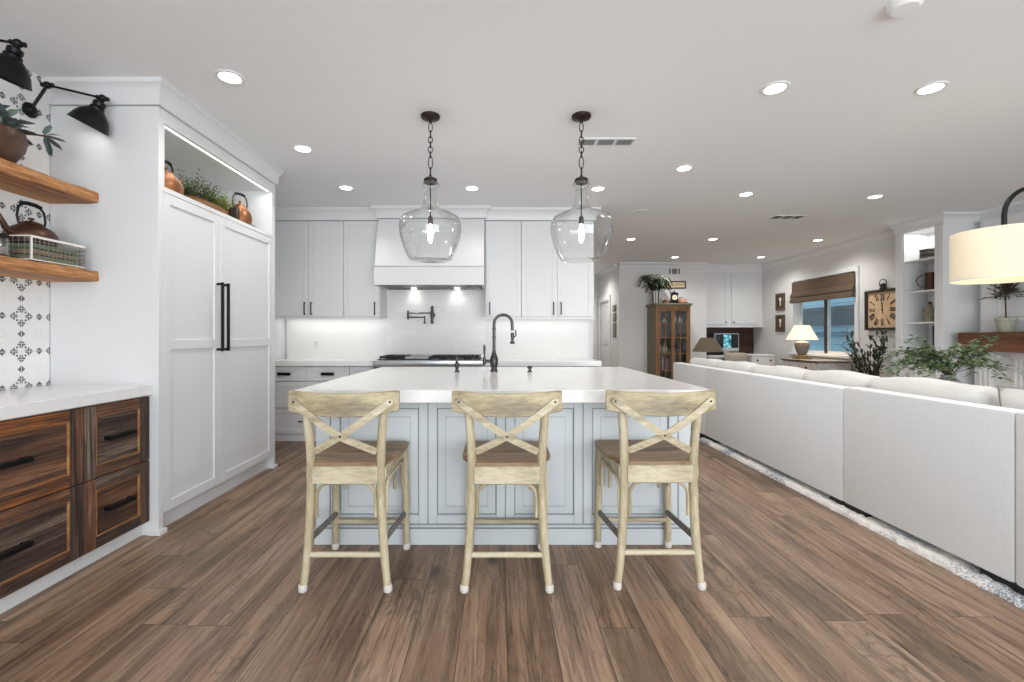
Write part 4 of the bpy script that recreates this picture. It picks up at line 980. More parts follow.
pts=[(AX,AY,1.86),(AX,AY,1.97)]+[(AX+.16-.16*math.cos(a),AY-.02*math.sin(a),1.99+.15*math.sin(a)) for a in [PI/2*i/8 for i in range(1,9)]]+[(AX+.5,AY-.08,2.18),(AX+1.0,AY-.18,2.12),(AX+1.4,AY-.27,1.85),(AX+1.62,AY-.32,1.4),(AX+1.68,AY-.35,.8),(AX+1.68,AY-.35,.03)]
MB().tube(pts,.0135,12).build('arc_arm', BLACK, t)
MB().lathe([(0,0),(.17,0),(.17,.03),(.05,.045),(0,.045)],(AX+1.68,AY-.35,0),32).build('base', BLACK, t)
light('arc_lamp_bulb','POINT',(AX,AY,1.70),1.2,(1,.82,.6),size=.05)

# ------------------------------------------------------------------ vase arrangement on a side table behind the sofa
t=thing('side_table',(3.95,4.0,0),'round pale wood side table behind the sofa carrying the leafy vase','table')
MB().lathe([(0,.56),(.27,.56),(.28,.575),(.28,.59),(.27,.598),(0,.598)],(3.95,4.0,0),40).build('tabletop', mat('pale_wood','#b9a88e',.5,noise=.2), t)
for k in range(3):
    a=2*PI*k/3; MB().tube([(3.95+.14*math.cos(a),4+.14*math.sin(a),.56),(3.95+.21*math.cos(a),4+.21*math.sin(a),.0)],[.02,.014],10).build('leg', mat('pale_wood','#b9a88e',.5,noise=.2), t)
t=thing('vase_arrangement',(3.95,4.0,.598),'loose spreading green branches in a grey vase, just above the sofa cushions','plant')
MB().lathe([(0,0),(.06,0),(.09,.05),(.105,.13),(.085,.20),(.05,.235),(.05,.26),(.045,.26),(.045,.235),(0,.05)],(3.95,4.0,.598),28).build('vase', mat('grey_stoneware','#8f8f8d',.6,noise=.2), t)
lf=MB(); lp=MB(); sm=MB(); rnd=random.Random(12)
for k in range(52):
    a=rnd.uniform(0,2*PI) if k>10 else (rnd.choice((0,PI))+rnd.uniform(-.35,.35)); e=rnd.uniform(.05,.9); L=rnd.uniform(.25,.52) if k>10 else rnd.uniform(.5,.72)
    b=Vector((3.95,4.0,.84)); dr=Vector((math.cos(a)*math.cos(e),math.sin(a)*math.cos(e)*.8,math.sin(e)*.75)); pts=[]
    for i in range(9):
        q=i/8; pts.append(b+dr*L*q+Vector((0,0,.16*math.sin(q*2.2)-.15*q*q)))
    sm.tube(pts,[.003-.0018*i/8 for i in range(9)],5)
    for i in range(3,9):
        for s in range(5 if k>6 else 3):
            aa=rnd.uniform(0,2*PI); dd=Vector((math.cos(aa),math.sin(aa),rnd.uniform(-.5,.8))); p0=pts[i]+Vector((rnd.uniform(-.015,.015),0,rnd.uniform(-.02,.02)))
            (lf if rnd.random()<.72 else lp).leaf(p0,dd,rnd.uniform(.04,.068),rnd.uniform(.024,.036),.2)
lf.build('leaves', mat('arrangement_green','#5f7a4c',.6,noise=.4), t); lp.build('pale_leaves', mat('arrangement_pale','#a3ab97',.7,noise=.3), t); sm.build('branch', STEM, t)

# ------------------------------------------------------------------ bookcase
t=thing('built_in_bookcase',(5.75,6.0,0),'tall white built-in bookcase with four open shelves left of the fireplace','bookcase')
F=5.55; YA,YB,YO0,YO1=5.68,6.36,5.80,6.235; Bk=5.88
MB().box(F,5.999,YA,YO0,1.03,2.62).box(F,5.99,YO1,YB,1.03,2.62).box(F,5.999,YA,YB,2.60,H-.001).box(Bk,5.99,YO0,YO1,1.03,2.62).build('case_frame', CAB, t)
MB().box(F-.008,F,YA,YA+.045,1.03,2.6).box(F-.008,F,YO1+.02,YB,1.03,2.6).build('face_trim', TRIMM, t)
for z in (2.215,1.80,1.385): MB().box(F+.008,Bk,YO0,YO1,z-.022,z).build('shelf', CAB, t)
MB().box(F-.10,5.99,YA-.04,YB+.03,.985,1.03,.006).box(F-.07,5.99,YA-.02,YB+.01,.955,.985,.006).build('ledge', CAB, t)
MB().box(F-.06,5.99,YA,YB,0,.955).build('lower_case', CAB, t)
fl=MB(facing('-x',F-.06))
for y in (YA+.03,YB-.05):
    for k in range(2): fl.box(y+k*.03-.01,y+k*.03+.008,.12,.93,0,.012,.003)
shaker(fl,YA+.11,YA+.33,.12,.93,.035,0,.016,.008); shaker(fl,YA+.34,YA+.56,.12,.93,.035,0,.016,.008); fl.build('lower_door', CAB, t)
cr=MB(facing('-x',F)); crown(cr,YA,YB,H-.12,H-.001,.09,-1,0); cr.T=facing('-y',YA); crown(cr,F,5.999,H-.12,H-.001,.09,-1,0); cr.build('crown', CAB, t)
light('bookcase_top_lamp','AREA',(F+.14,6.02,2.595),2.0,WARM,(0,0,0),.2,.3)
# what stands on its shelves
for k in range(4):
    o=MB().lathe([(0,0),(.075,0),(.095,.012),(.098,.03),(.09,.032),(.07,.014),(0,.014)],(5.70,6.03,2.216+k*.033),28).build('grey_bowl', mat('charcoal_bowl' if k%2 else 'slate_bowl','#4d4a44' if k%2 else '#6b675f',.6))
    tag(o,('lowest grey bowl of the stack on the top bookcase shelf','second lowest charcoal bowl of the stack on the top bookcase shelf','third grey bowl up in the stack on the top bookcase shelf','uppermost charcoal bowl of the stack on the top bookcase shelf')[k],'bowl','bowls stacked on the top shelf')
t=thing('pitcher',(5.72,6.03,1.80),'brown metal pitcher with looped handle on the second bookcase shelf','pitcher')
MB().lathe([(0,0),(.062,0),(.064,.02),(.058,.12),(.055,.19),(.062,.24),(.058,.24),(.05,.19),(0,.03)],(5.72,6.03,1.80),26).build('body', BROWNMET, t)
MB().tube([(5.70,6.083,1.85),(5.66,6.14,1.88),(5.65,6.16,1.95),(5.66,6.14,2.0),(5.70,6.085,2.02)],.006,8).build('handle', BROWNMET, t)
t=thing('stoneware_jug',(5.72,6.04,1.385),'small speckled stoneware jug with a stopper on the third bookcase shelf','jug')
MB().lathe([(0,0),(.058,0),(.064,.03),(.064,.12),(.05,.17),(.026,.20),(.026,.235),(0,.235)],(5.72,6.04,1.385),26).build('body', mat('speckled_stoneware','#8a8270',.6,noise=.35), t)
MB().ball((5.72,6.04,1.635),.022).tube([(5.72,6.08,1.56),(5.71,6.12,1.57),(5.71,6.12,1.53),(5.72,6.10,1.50)],.006,8).build('stopper_and_handle', mat('dark_glaze','#3b352c',.5), t)
t=thing('picture_frame',(5.80,5.95,1.03),'dark upright frame standing on the lowest open bookcase level','picture frame')
MB().box(5.78,5.80,5.88,6.07,1.032,1.34,.003).build('frame', mat('dark_frame','#1f1b19',.4), t)
MB().box(5.777,5.781,5.90,6.05,1.055,1.315).build('print', mat('dark_print','#2f2a27',.4,noise=.5,nscale=12), t)
# ------------------------------------------------------------------ fireplace with timber mantel
t=thing('fireplace',(5.8,4.4,0),'white panelled fireplace surround with fluted pilasters under the timber mantel','fireplace')
MB().box(5.88,5.99,3.0,5.55,1.25,H-.13).build('overmantel_panel', CAB, t)
pm=MB(facing('-x',5.88)); 
for a,b in ((3.15,4.2),(4.35,5.35)):
    for (u0,u1,w0,w1) in ((a,a+.02,1.42,2.45),(b-.02,b,1.42,2.45),(a,b,1.42,1.44),(a,b,2.43,2.45)): pm.box(u0,u1,w0,w1,0,.012,.003)
pm.build('panel_moulding', TRIMM, t)
MB().box(5.80,5.99,4.95,5.55,0,1.018).box(5.80,5.99,3.0,3.6,0,1.018).box(5.80,5.99,3.6,4.95,.78,1.018).build('surround', CAB, t)
for y0 in (4.98,5.35,3.03,3.40):
    fl=MB(facing('-x',5.80))
    fl.box(y0-.02,y0+.16,0,.15,0,.03,.004).box(y0-.02,y0+.16,.95,1.015,0,.03,.004)
    fl.box(y0-.01,y0+.15,.15,.95,0,.012)
    for k in range(3): fl.box(y0+k*.052,y0+k*.052+.03,.16,.94,0,.024,.006)
    fl.build('fluted_pilaster', TRIMM, t)
MB().box(5.93,5.99,3.6,4.95,0,.78).build('firebox', mat('soot_black','#1a1817',.9), t)
rough_beam('mantel_beam',5.60,5.985,2.9,5.55,1.02,1.245,BEAMW,'thick brown timber mantel beam on the white fireplace, under the small tree',11)
t=thing('topiary',(5.76,5.17,1.245),'small olive topiary tree in a grey green pot on the mantel','plant')
MB().lathe([(0,0),(.06,0),(.066,.01),(.082,.13),(.09,.135),(.09,.16),(.08,.16),(.075,.13),(0,.12)],(5.76,5.17,1.243),28).build('pot', mat('sage_clay_pot','#a5a594',.7,noise=.15), t)
MB().tube([(5.76,5.17,1.36),(5.765,5.175,1.48),(5.755,5.17,1.58),(5.76,5.17,1.70)],.008,8).build('trunk', STEM, t)
lf=MB(); br=MB(); rnd=random.Random(21)
for k in range(60):
    a=rnd.uniform(0,2*PI); e=rnd.uniform(-.5,1.4); L=rnd.uniform(.10,.25); b=Vector((5.76,5.17,1.68)); dr=Vector((math.cos(a)*math.cos(e),math.sin(a)*math.cos(e),math.sin(e)))
    tip=b+dr*L; br.tube([b,tip],.0025,4)
    for j in range(9):
        q=b+dr*L*(.35+.65*j/8); aa=rnd.uniform(0,2*PI)
        lf.leaf(q,dr*.5+Vector((math.cos(aa),math.sin(aa),rnd.uniform(-.3,.6))),.045,.016,.15)
lf.build('foliage', mat('olive_leaf','#3f4a35',.6,noise=.4), t); br.build('branch', STEM, t)

# ------------------------------------------------------------------ window wall: clock, plant, pictures, shade, dresser
t=thing('wall_clock',(5.69,6.75,1.6),'large square clock with Roman numerals and a ring top, on the right wall','clock')
cy,cz,hs=6.74,1.59,.30; T=facing('-x',5.70)
MB(T).box(cy-hs,cy+hs,cz-hs,cz-hs+.035,0,.05,.004).box(cy-hs,cy+hs,cz+hs-.035,cz+hs,0,.05,.004).box(cy-hs,cy-hs+.035,cz-hs,cz+hs,0,.05,.004).box(cy+hs-.035,cy+hs,cz-hs,cz+hs,0,.05,.004).box(cy-hs,cy+hs,cz-hs,cz+hs,0,.01).build('frame', mat('dark_clock_frame','#2b2019',.5), t)
MB(T).box(cy-hs+.03,cy+hs-.03,cz-hs+.03,cz+hs-.03,.01,.02).build('dial', mat('clock_dial','#d3b48f',.7,noise=.18,nscale=8), t)
INK=mat('clock_ink','#241b16',.7)
nm=MB(T)
def stroke(cu,cw,du,dw,L,wd):   # a bar centred at (cu,cw) along (du,dw)
    nu,nw=-dw,du; n0,n1=.0205,.022
    P=[(cu+du*s*L/2+nu*q*wd/2, cw+dw*s*L/2+nw*q*wd/2) for s,q in ((-1,-1),(1,-1),(1,1),(-1,1))]
    nm.add([(u,w_,n0) for u,w_ in P]+[(u,w_,n1) for u,w_ in P],[(0,1,2,3),(4,7,6,5),(0,4,5,1),(1,5,6,2),(2,6,7,3),(3,7,4,0)])
ROM=['XII','I','II','III','IIII','V','VI','VII','VIII','IX','X','XI']
for h,s in enumerate(ROM):
    a=PI/2-h*PI/6; ru,rw=-math.cos(a),math.sin(a)   # u = +y runs to the left for a viewer inside
    k=1/max(abs(ru),abs(rw)); k=1+(k-1)*.85; R=.185*k; tu,tw=rw*1.0,-ru*1.0
    widths={'I':.018,'V':.036,'X':.038}; tot=sum(widths[c] for c in s); pos=-tot/2
    # reading direction seen from inside the room: clockwise tangent
    tu,tw=-math.sin(a),-math.cos(a)
    for c in s:
        wd=widths[c]; m_=pos+wd/2; cu,cw=cy+ru*R+tu*m_, cz+rw*R+tw*m_; Lc=.105
        if c=='I': stroke(cu,cw,ru,rw,Lc,.012)
        else:
            for sg in (-1,1):
                off=(wd*.55 if c=='X' else wd*.28)
                if c=='X': du,dw=ru*Lc+tu*off*sg, rw*Lc+tw*off*sg
                else: du,dw=ru*Lc+tu*off*1.6*sg, rw*Lc+tw*off*1.6*sg
                l_=math.hypot(du,dw); o_=0 if c=='X' else sg*off*.5
                stroke(cu+tu*o_,cw+tw*o_,du/l_,dw/l_,Lc,.011 if sg>0 else .007)
        pos+=wd
nm.build('roman_numerals', INK, t)
mk=MB(T)
nm=MB(T); 
for (a,L,wd) in ((math.radians(100),.17,.010),(math.radians(95),.11,.016),(math.radians(275),.07,.012)):
    stroke(cy-math.cos(a)*L/2,cz+math.sin(a)*L/2,-math.cos(a),math.sin(a),L,wd)
nm.build('clock_hands', INK, t)
MB(T).ball((cy,cz,.024),.012).build('centre_boss', INK, t)
MB(T).lathe([(0,0),(.045,0),(.04,.03),(.02,.045),(.028,.06),(.02,.075),(0,.08)],(cy-.02,cz+hs,.03),16).ball((cy-.02,cz+hs+.035,.03),.04) if False else None
kn=MB().lathe([(0,0),(.042,0),(.042,.02),(.026,.03),(.034,.06),(.026,.085),(0,.09)],(5.67,cy-.02,cz+hs),16); kn.build('crown_knob', INK, t)
MB().tube([(5.67,cy-.02+.062*math.cos(2*PI*i/20),cz+hs+.088+.062*math.sin(2*PI*i/20)) for i in range(20)],.006,8,closed=True).build('hanging_ring', INK, t)

t=thing('floor_plant',(5.42,6.64,0),'leafy dark green floor plant standing beneath the square wall clock','plant')
MB().lathe([(0,0),(.13,0),(.15,.02),(.17,.28),(.16,.30),(.15,.28),(0,.26)],(5.42,6.64,0),28).build('pot', mat('charcoal_pot','#5c5954',.7), t)
lf=MB(); br=MB(); rnd=random.Random(31)
for k in range(24):
    a=rnd.uniform(0,2*PI); e=rnd.uniform(1.25,1.5); L=rnd.uniform(.6,1.02); b=Vector((5.42,6.64,.27)); dr=Vector((math.cos(a)*math.cos(e),math.sin(a)*math.cos(e),math.sin(e)))
    pts=[b+dr*L*i/8+Vector((dr.x,dr.y,0))*.25*(i/8)**2 for i in range(9)]
    pts=[Vector((min(q.x,5.62),max(q.y,6.45),q.z)) for q in pts]; br.tube(pts,[.006-.004*i/8 for i in range(9)],5)
    for i in range(3,9):
        for s in (-1,1):
            side=Vector((-dr.y,dr.x,0))*s+Vector((dr.x*.4,dr.y*.4,.35+rnd.uniform(-.2,.3)))+Vector((rnd.uniform(-.3,.1),rnd.uniform(-.3,.3),0)); lf.leaf(pts[i],side,rnd.uniform(.11,.16),.032,.25)
pts=[Vector((5.42,6.64,.5)),Vector((5.36,6.74,.85)),Vector((5.32,6.88,.98)),Vector((5.28,7.02,1.05))]; br.tube(pts,.006,5)
for p0 in pts[1:]: lf.leaf(p0,(-.3,.6,.2),.12,.035,.1); lf.leaf(p0,(.2,-.4,.5),.11,.035,.1)
lf.v=[(min(x,5.68),y,z) for x,y,z in lf.v]
lf.build('leaves', LEAFD, t); br.build('stem', STEM, t)

for z0,z1,lb,sd in ((1.72,2.06,'upper of two small brown framed pictures left of the far window',1),(1.29,1.63,'lower of two small brown framed pictures left of the far window',2)):
    t=thing('framed_picture',(5.69,9.2,z0),lb,'picture','two brown pictures by the window'); T=facing('-x',5.70)
    MB(T).box(9.06,9.34,z0,z0+.045,0,.03,.003).box(9.06,9.34,z1-.045,z1,0,.03,.003).box(9.06,9.105,z0,z1,0,.03,.003).box(9.295,9.34,z0,z1,0,.03,.003).build('frame', mat('brown_picture_frame','#5a4631',.5,noise=.2), t)
    MB(T).box(9.1,9.3,z0+.04,z1-.04,0,.012).build('picture_ground', mat('umber_ground','#4a3d2e',.7,noise=.4,nscale=10), t)
    m=MB(T).box(9.18,9.215,z0+.09,z0+.20,.012,.018,.004); m.lathe([(0,0),(.035,.002),(.03,.006),(0,.008)],(9.2,z1-.11,.012),14) if False else m.box(9.165,9.235,z1-.15,z1-.085,.012,.018,.006); m.build('pale_motif', CERAM, t)
# woven roman shade
t=thing('roman_shade',(5.66,8.0,1.83),'brown woven roman shade half lowered over the far window','window shade'); T=facing('-x',5.66)
WV=mat('woven_brown','#5c4a3b',.85,noise=.35,nscale=25,stretch=(1,.15,6),bump=.3)
b=MB(T); y0,y1=WY0-.03,WY1+.0
b.box(y0,y1,2.02,2.22,0,.012).build('upper_panel', WV, t)
b=MB(T); b.T=lambda z,n,y: facing('-x',5.66)(y,z,n)
b.prism([(2.03,0),(2.03,.018),(1.955,.05),(1.93,.045),(1.935,0)],y0,y1)
b.prism([(1.945,0),(1.945,.022),(1.86,.06),(1.825,.052),(1.825,0)],y0,y1); b.build('folds', WV, t)
# dresser
t=thing('dresser',(5.3,7.7,0),'small painted dresser with dark top and knobs under the far window','dresser')
DY0,DY1,DX=7.24,8.15,5.06
PTD=mat('worn_grey_paint','#c9c5be',.6,noise=.15,nscale=20)
MB().box(DX+.02,5.62,DY0+.02,DY1-.02,.06,.775,.003).build('body', PTD, t)
MB().box(DX-.012,5.64,DY0-.01,DY1+.012,.775,.796,.004).build('top', mat('dark_brown_top','#4e3d35',.35,noise=.15), t)
MB().box(DX-.004,5.63,DY0-.002,DY1+.004,.796,.80).build('runner', mat('grey_wood_top','#aaa196',.5,noise=.15), t)
for y in (DY0+.05,DY1-.05):
    for x in (DX+.05,5.58): MB().box(x-.025,x+.025,y-.025,y+.025,0,.07,.004).build('foot', PTD, t)
for z0,z1 in ((.60,.755),(.35,.585),(.10,.335)):
    for a,b_ in ((DY0+.05,(DY0+DY1)/2-.01),((DY0+DY1)/2+.01,DY1-.05)):
        d=MB(facing('-x',DX+.02)).box(a,b_,z0,z1,0,.016,.003).build('drawer', PTD, t)
        MB(facing('-x',DX+.004)).ball(((a+b_)/2,(z0+z1)/2,.014),.018,10).build('knob', BLACK, d)
def table_lamp(x,y,z,label,urn,shm,rb,rt,hs_,hb,lit=4):
    t=thing('table_lamp',(x,y,z),label,'lamp')
    MB().box(x-.11,x+.11,y-.11,y+.11,z,z+.022,.006).lathe([(0,0),(.10,0),(.10,.02),(.085,.045),(.06,.05),(0,.05)],(x,y,z+.02),20).build('base', mat('gilt_base','#8d7344',.5,.3,noise=.4,nscale=30), t)
    MB().lathe([(0,0),(.055,0),(.075,.04),(.105,.12),(.115,.19),(.11,.225),(.07,.245),(.03,.255),(.02,.28),(0,.28)],(x,y,z+.062),28).build('urn', urn, t)
    MB().tube([(x,y,z+.33),(x,y,z+hb+hs_-.03)],.006,8).build('stem', BRONZE, t)
    MB().lathe([(rb,0),(rt,hs_),(rt-.004,hs_),(rb-.004,0),(rb,0)],(x,y,z+hb),40).build('lamp_shade', shm, t)
    if lit: light('table_lamp_bulb','POINT',(x,y,z+hb+hs_*.45),lit,(1,.8,.55),size=.04)
    return t
sh=mat('lit_cream_shade','#efe4cf',.9,emit='#ffe6bd',estr=.5)
table_lamp(5.28,7.93,.80,'table lamp with grey urn base and glowing cream shade on the dresser',mat('grey_urn','#77716a',.5,noise=.15),sh,.24,.115,.25,.335,5)

# hall pictures
for z0,z1,lb in ((1.73,1.87,'uppermost of three small dark frames beside the hallway door'),(1.52,1.69,'middle of three small frames beside the hallway door'),(1.17,1.48,'lowest and tallest of three small frames beside the hallway door')):
    t=thing('hall_picture',(2.50,9.85,z0),lb,'picture','small frames by the hallway'); T=facing('-x',2.51)
    MB(T).box(9.72,9.98,z0,z1,0,.02,.003).build('frame', mat('bronze_frame','#5b5346',.5,noise=.3), t)
    MB(T).box(9.76,9.94,z0+.025,z1-.025,.02,.022).build('print', mat('muted_print','#8a857b',.7,noise=.4,nscale=20), t)
# ------------------------------------------------------------------ far wall: vent, sign, glazed cabinet
t=thing('return_air_vent',(3.66,9.49,2.54),'small slatted vent high on the far wall above the framed sign','vent'); T=facing('-y',9.5)
MB(T).box(3.52,3.80,2.485,2.615,0,.008,.002).build('frame', TRIMM, t)
for a,b in ((3.545,3.585),(3.61,3.715),(3.74,3.775)): MB(T).box(a,b,2.495,2.605,.006,.010).build('louvre', mat('vent_grey','#6f6f70',.6), t)
t=thing('framed_sign',(3.56,9.49,2.1),'long narrow framed sign with a line of script above the glazed cabinet','sign')
MB(T).box(3.33,3.90,2.322,2.348,0,.022,.003).box(3.33,3.90,2.187,2.213,0,.022,.003).box(3.33,3.355,2.187,2.348,0,.022,.003).box(3.875,3.90,2.187,2.348,0,.022,.003).build('frame', mat('walnut_sign_frame','#4e3a2a',.5), t)
MB(T).box(3.35,3.88,2.21,2.325,0,.01).build('board', PAPER, t)
sc=MB(); pts=[]
for i in range(90):
    q=i/89; pts.append((3.42+.38*q, 9.488, 2.268+.016*math.sin(q*52)+.008*math.sin(q*23+1)))
sc.tube(pts,.0028,5).build('script_line', INK, t)
# glazed cabinet
t=thing('display_cabinet',(3.43,9.2,0),'tall olive and honey wood cabinet with glazed doors against the far wall','cabinet')
CX0,CX1,CY0,CY1=3.09,3.77,8.96,9.48; CT=1.83
MB().box(CX0,CX0+.025,CY0+.02,CY1,.06,CT-.03).box(CX1-.025,CX1,CY0+.02,CY1,.06,CT-.03).box(CX0,CX1,CY1-.02,CY1,.06,CT-.03).box(CX0,CX1,CY0+.02,CY1,.06,.12).box(CX0,CX1,CY0+.02,CY1,CT-.09,CT-.03).build('case', OLIVE, t)
MB().box(CX0-.035,CX1+.035,CY0-.03,CY1,CT-.02,CT+.015,.006).box(CX0-.018,CX1+.018,CY0-.012,CY1,CT-.045,CT-.02,.006).build('cornice', OLIVE, t)
for x in (CX0+.04,CX1-.04):
    for y in (CY0+.06,CY1-.05): MB().box(x-.03,x+.03,y-.03,y+.03,0,.07).build('foot', OLIVE, t)
sz=[1.46,1.17,.86,.52]
for z in sz: MB().box(CX0+.025,CX1-.025,CY0+.04,CY1-.02,z-.015,z).build('shelf', ORNG, t)
T=facing('-y',CY0+.02); cm_=(CX0+CX1)/2
MB(T).box(CX0,CX0+.045,.12,CT-.05,0,.018,.002).box(CX1-.045,CX1,.12,CT-.05,0,.018,.002).box(CX0,CX1,CT-.095,CT-.045,0,.019,.002).build('face_frame', ORNG, t)
for a,b in ((CX0+.047,cm_-.001),(cm_+.001,CX1-.047)):
    m=MB(T); f=.035; z0,z1=.13,CT-.10
    m.box(a,a+f,z0,z1,0,.022,.002).box(b-f,b,z0,z1,0,.022,.002).box(a,b,z0,z0+.06,0,.022,.002).box(a,b,z1-f,z1,0,.022,.002)
    m.box((a+b)/2-.008,(a+b)/2+.008,z0,z1,.004,.02)
    for z in sz: m.box(a,b,z-.012,z+.006,.004,.02)
    d=m.build('door', ORNG, t)
    MB(T).box(a+f,b-f,z0+.05,z1-f,.006,.009).build('door_pane', WGLASS, d)
    MB(facing('-y',CY0-.002)).ball((b-.018 if a<cm_-.1 else a+.018,1.0,.01),.012,8).build('knob', BLACK, d)
def urn(x,y,z,h,r,m,label,name='vase'):
    return tag(MB().lathe([(0,0),(r*.6,0),(r,h*.3),(r*.9,h*.55),(r*.35,h*.78),(r*.45,h),(r*.35,h),(0,h*.7)],(x,y,z),20).build(name,m),label,name.split('_')[-1],'ornaments in the glazed cabinet')
urn(3.20,9.15,1.46,.16,.04,CERAM,'slim cream vase on the upper left shelf of the glazed cabinet')
urn(3.32,9.15,1.46,.09,.055,CERAM,'squat cream bowl on the upper left shelf of the glazed cabinet','ceramic_bowl')
urn(3.52,9.15,1.46,.20,.05,CERAM,'taller cream vase on the upper right shelf of the glazed cabinet')
urn(3.64,9.15,1.46,.14,.045,CERAM,'white small vase at the right end of the cabinet\'s upper shelf')
urn(3.22,9.15,.86,.24,.045,PAPER,'tall straw coloured vase on the third left shelf of the glazed cabinet')
urn(3.33,9.15,.86,.20,.06,PAPER,'wide straw coloured vase on the third left shelf of the glazed cabinet')
urn(3.60,9.15,.86,.17,.06,mat('smoke_ceramic','#4a4d55',.4),'dark grey vase on the third right shelf of the glazed cabinet')
urn(3.55,9.15,1.17,.18,.05,mat('green_ceramic','#5b604b',.4),'green vase on the second right shelf of the glazed cabinet')
bkc=['#8e8f9c','#7c3f33','#b8a79c','#5b5a63','#a08f8f','#9b4a3c']
for k in range(6):
    x=3.165+k*.040; h=.20+.03*((k*7)%3)
    o=MB().box(x,x+.034,9.06,9.22,.521,.521+h,.003).build('book',mat('book_cover_%s'%'abcdef'[k],bkc[k],.7))
    tag(o,('grey','dark red','beige','charcoal','mauve','brick red')[k]+' book standing on the lowest glazed cabinet shelf, '+('first from the left','second from the left','third from the left','fourth from the left','fifth from the left','rightmost of the six')[k],'book','books in the glazed cabinet')
# things on top of the cabinet
t=thing('potted_palm',(3.17,9.22,CT+.015),'dark green palm in a white striped vase on top of the glazed cabinet','plant')
MB().lathe([(0,0),(.05,0),(.06,.02),(.052,.13),(.066,.26),(.06,.26),(0,.2)],(3.17,9.22,CT+.015),24).build('vase', CERAM, t)
m=MB()
for k in range(7):
    a=2*PI*k/7; m.tube([(3.17+.062*math.cos(a),9.22+.062*math.sin(a),CT+.03),(3.17+.056*math.cos(a),9.22+.056*math.sin(a),CT+.14),(3.17+.068*math.cos(a),9.22+.068*math.sin(a),CT+.27)],.007,5)
m.build('dark_stripe', INK, t)
lf=MB(); rnd=random.Random(2)
for k in range(30):
    a=2*PI*k/30+rnd.uniform(-.15,.15); L=rnd.uniform(.20,.33); up=rnd.uniform(.26,.48); pts=[]
    if math.sin(a)>0.3: L*=.6
    for i in range(13):
        q=i/12; pts.append(Vector((3.17+math.cos(a)*L*q,min(9.44,9.22+math.sin(a)*L*q),CT+.25+up*math.sin(q*2.0)-.22*q*q)))
    lf.tube(pts,.004,4)
    for i in range(2,13):
        for s in (-1,1):
            dd=Vector((-math.sin(a)*s,math.cos(a)*s,-.3))+Vector((math.cos(a),math.sin(a),0))*.6
            lf.leaf(pts[i],dd,.13*(1-abs(i/12-.5)),.028,.4)
lf.v=[(x,min(y,9.485),z) for x,y,z in lf.v]
lf.build('fronds', LEAFD, t)
bk=[(3.33,3.60,.05,'#a37a58','tan book lying lowest on top of the glazed cabinet, left of the clock'),(3.35,3.58,.035,'#c4a783','pale book lying on the tan one, left of the small clock')]
z=CT+.0155
for x0,x1,h,c,lb in bk:
    tag(MB().box(x0,x1-.04,9.10,9.28,z,z+h,.004).build('book',mat('top_book_'+c[1:].replace('0','a').replace('5','b'),c,.7)),lb,'book'); z+=h+.0005
z=CT+.0155
for x0,x1,h,c,lb in ((3.64,3.80,.035,'#8c5a3e','brown book lying lowest on the cabinet top, right of the clock'),(3.65,3.78,.07,'#c79f8a','pink tan box on the cabinet top, right of the clock')):
    tag(MB().box(x0-.01,x1-.02,9.1,9.26,z,z+h,.004).build('book' if 'book' in lb else 'small_box',mat('top_item_'+('a' if 'book' in lb else 'b'),c,.7)),lb,'book' if 'book' in lb else 'box'); z+=h+.0005
t=thing('mantel_clock',(3.49,9.03,CT+.015),'small black clock with a round cream dial on top of the glazed cabinet','clock')
z=CT+.015; x=3.49
MB().box(x-.085,x+.085,9.03,9.09,z,z+.03,.004).box(x-.07,x+.07,9.035,9.085,z+.03,z+.20,.01).box(x-.08,x+.08,9.03,9.09,z+.20,z+.215,.003).lathe([(0,0),(.04,0),(.03,.02),(.012,.03),(.012,.045),(0,.05)],(x,9.06,z+.215),14).build('case', BLACK, t)
MB().lathe([(0,0),(.052,0),(.052,.004),(0,.006)],(x,9.034,z+.12),28,(0,-1,0)).build('dial', mat('cream_dial','#e9e2cf',.5), t)
MB().box(x-.002,x+.002,9.024,9.027,z+.12,z+.155).box(x,x+.028,9.024,9.027,z+.118,z+.122).build('clock_hands', INK, t)
t=thing('small_pitcher',(3.76,9.32,CT+.015),'small grey patterned pitcher at the right end of the cabinet top','pitcher')
MB().lathe([(0,0),(.03,0),(.04,.05),(.032,.11),(.04,.155),(.034,.155),(0,.1)],(3.75,9.36,CT+.015),20).build('body', mat('grey_pattern','#9c9ba6',.5,noise=.4,nscale=60), t)
MB().tube([(3.785,9.36,CT+.14),(3.815,9.36,CT+.13),(3.815,9.36,CT+.08),(3.787,9.36,CT+.06)],.005,6).build('handle', CERAM, t)

# ------------------------------------------------------------------ desk nook
t=thing('wall_cabinet',(5.0,10.0,1.40),'white two-door wall cabinet above the desk nook on the far wall','cabinet')
MB().box(4.335,5.695,9.82,10.19,1.42,2.62,.002).box(4.335,5.695,9.80,9.82,2.55,H-.02).box(4.335,5.695,9.79,10.19,1.385,1.42,.004).build('case', CAB, t)
T=facing('-y',9.82)
for a,b,kx in ((4.38,4.93,4.885),(5.01,5.57,5.06)):
    m=MB(T); shaker(m,a,b,1.45,2.54,.055,0,.02,.010); d=m.build('door', CAB, t)
    MB(facing('-y',9.80)).ball((kx,1.50,.012),.016,8).build('knob', BLACK, d)
struct('trim_8', MB().box(4.335,5.695,10.185,10.2,.76,1.385), DARKW)
cr=MB(facing('-y',9.82)); crown(cr,4.335,5.7,H-.09,H,.07,0,0); struct('trim_9', cr, TRIMM)
t=thing('built_in_desk',(4.9,9.9,0),'white built-in desk with drawers under the dark wood nook panel','desk')
MB().box(4.335,5.695,9.62,10.18,.74,.78,.004).build('desktop', CAB, t)
MB().box(4.335,4.75,9.68,10.18,0,.74).box(5.35,5.695,9.68,10.18,0,.74).build('pedestal', CAB, t)
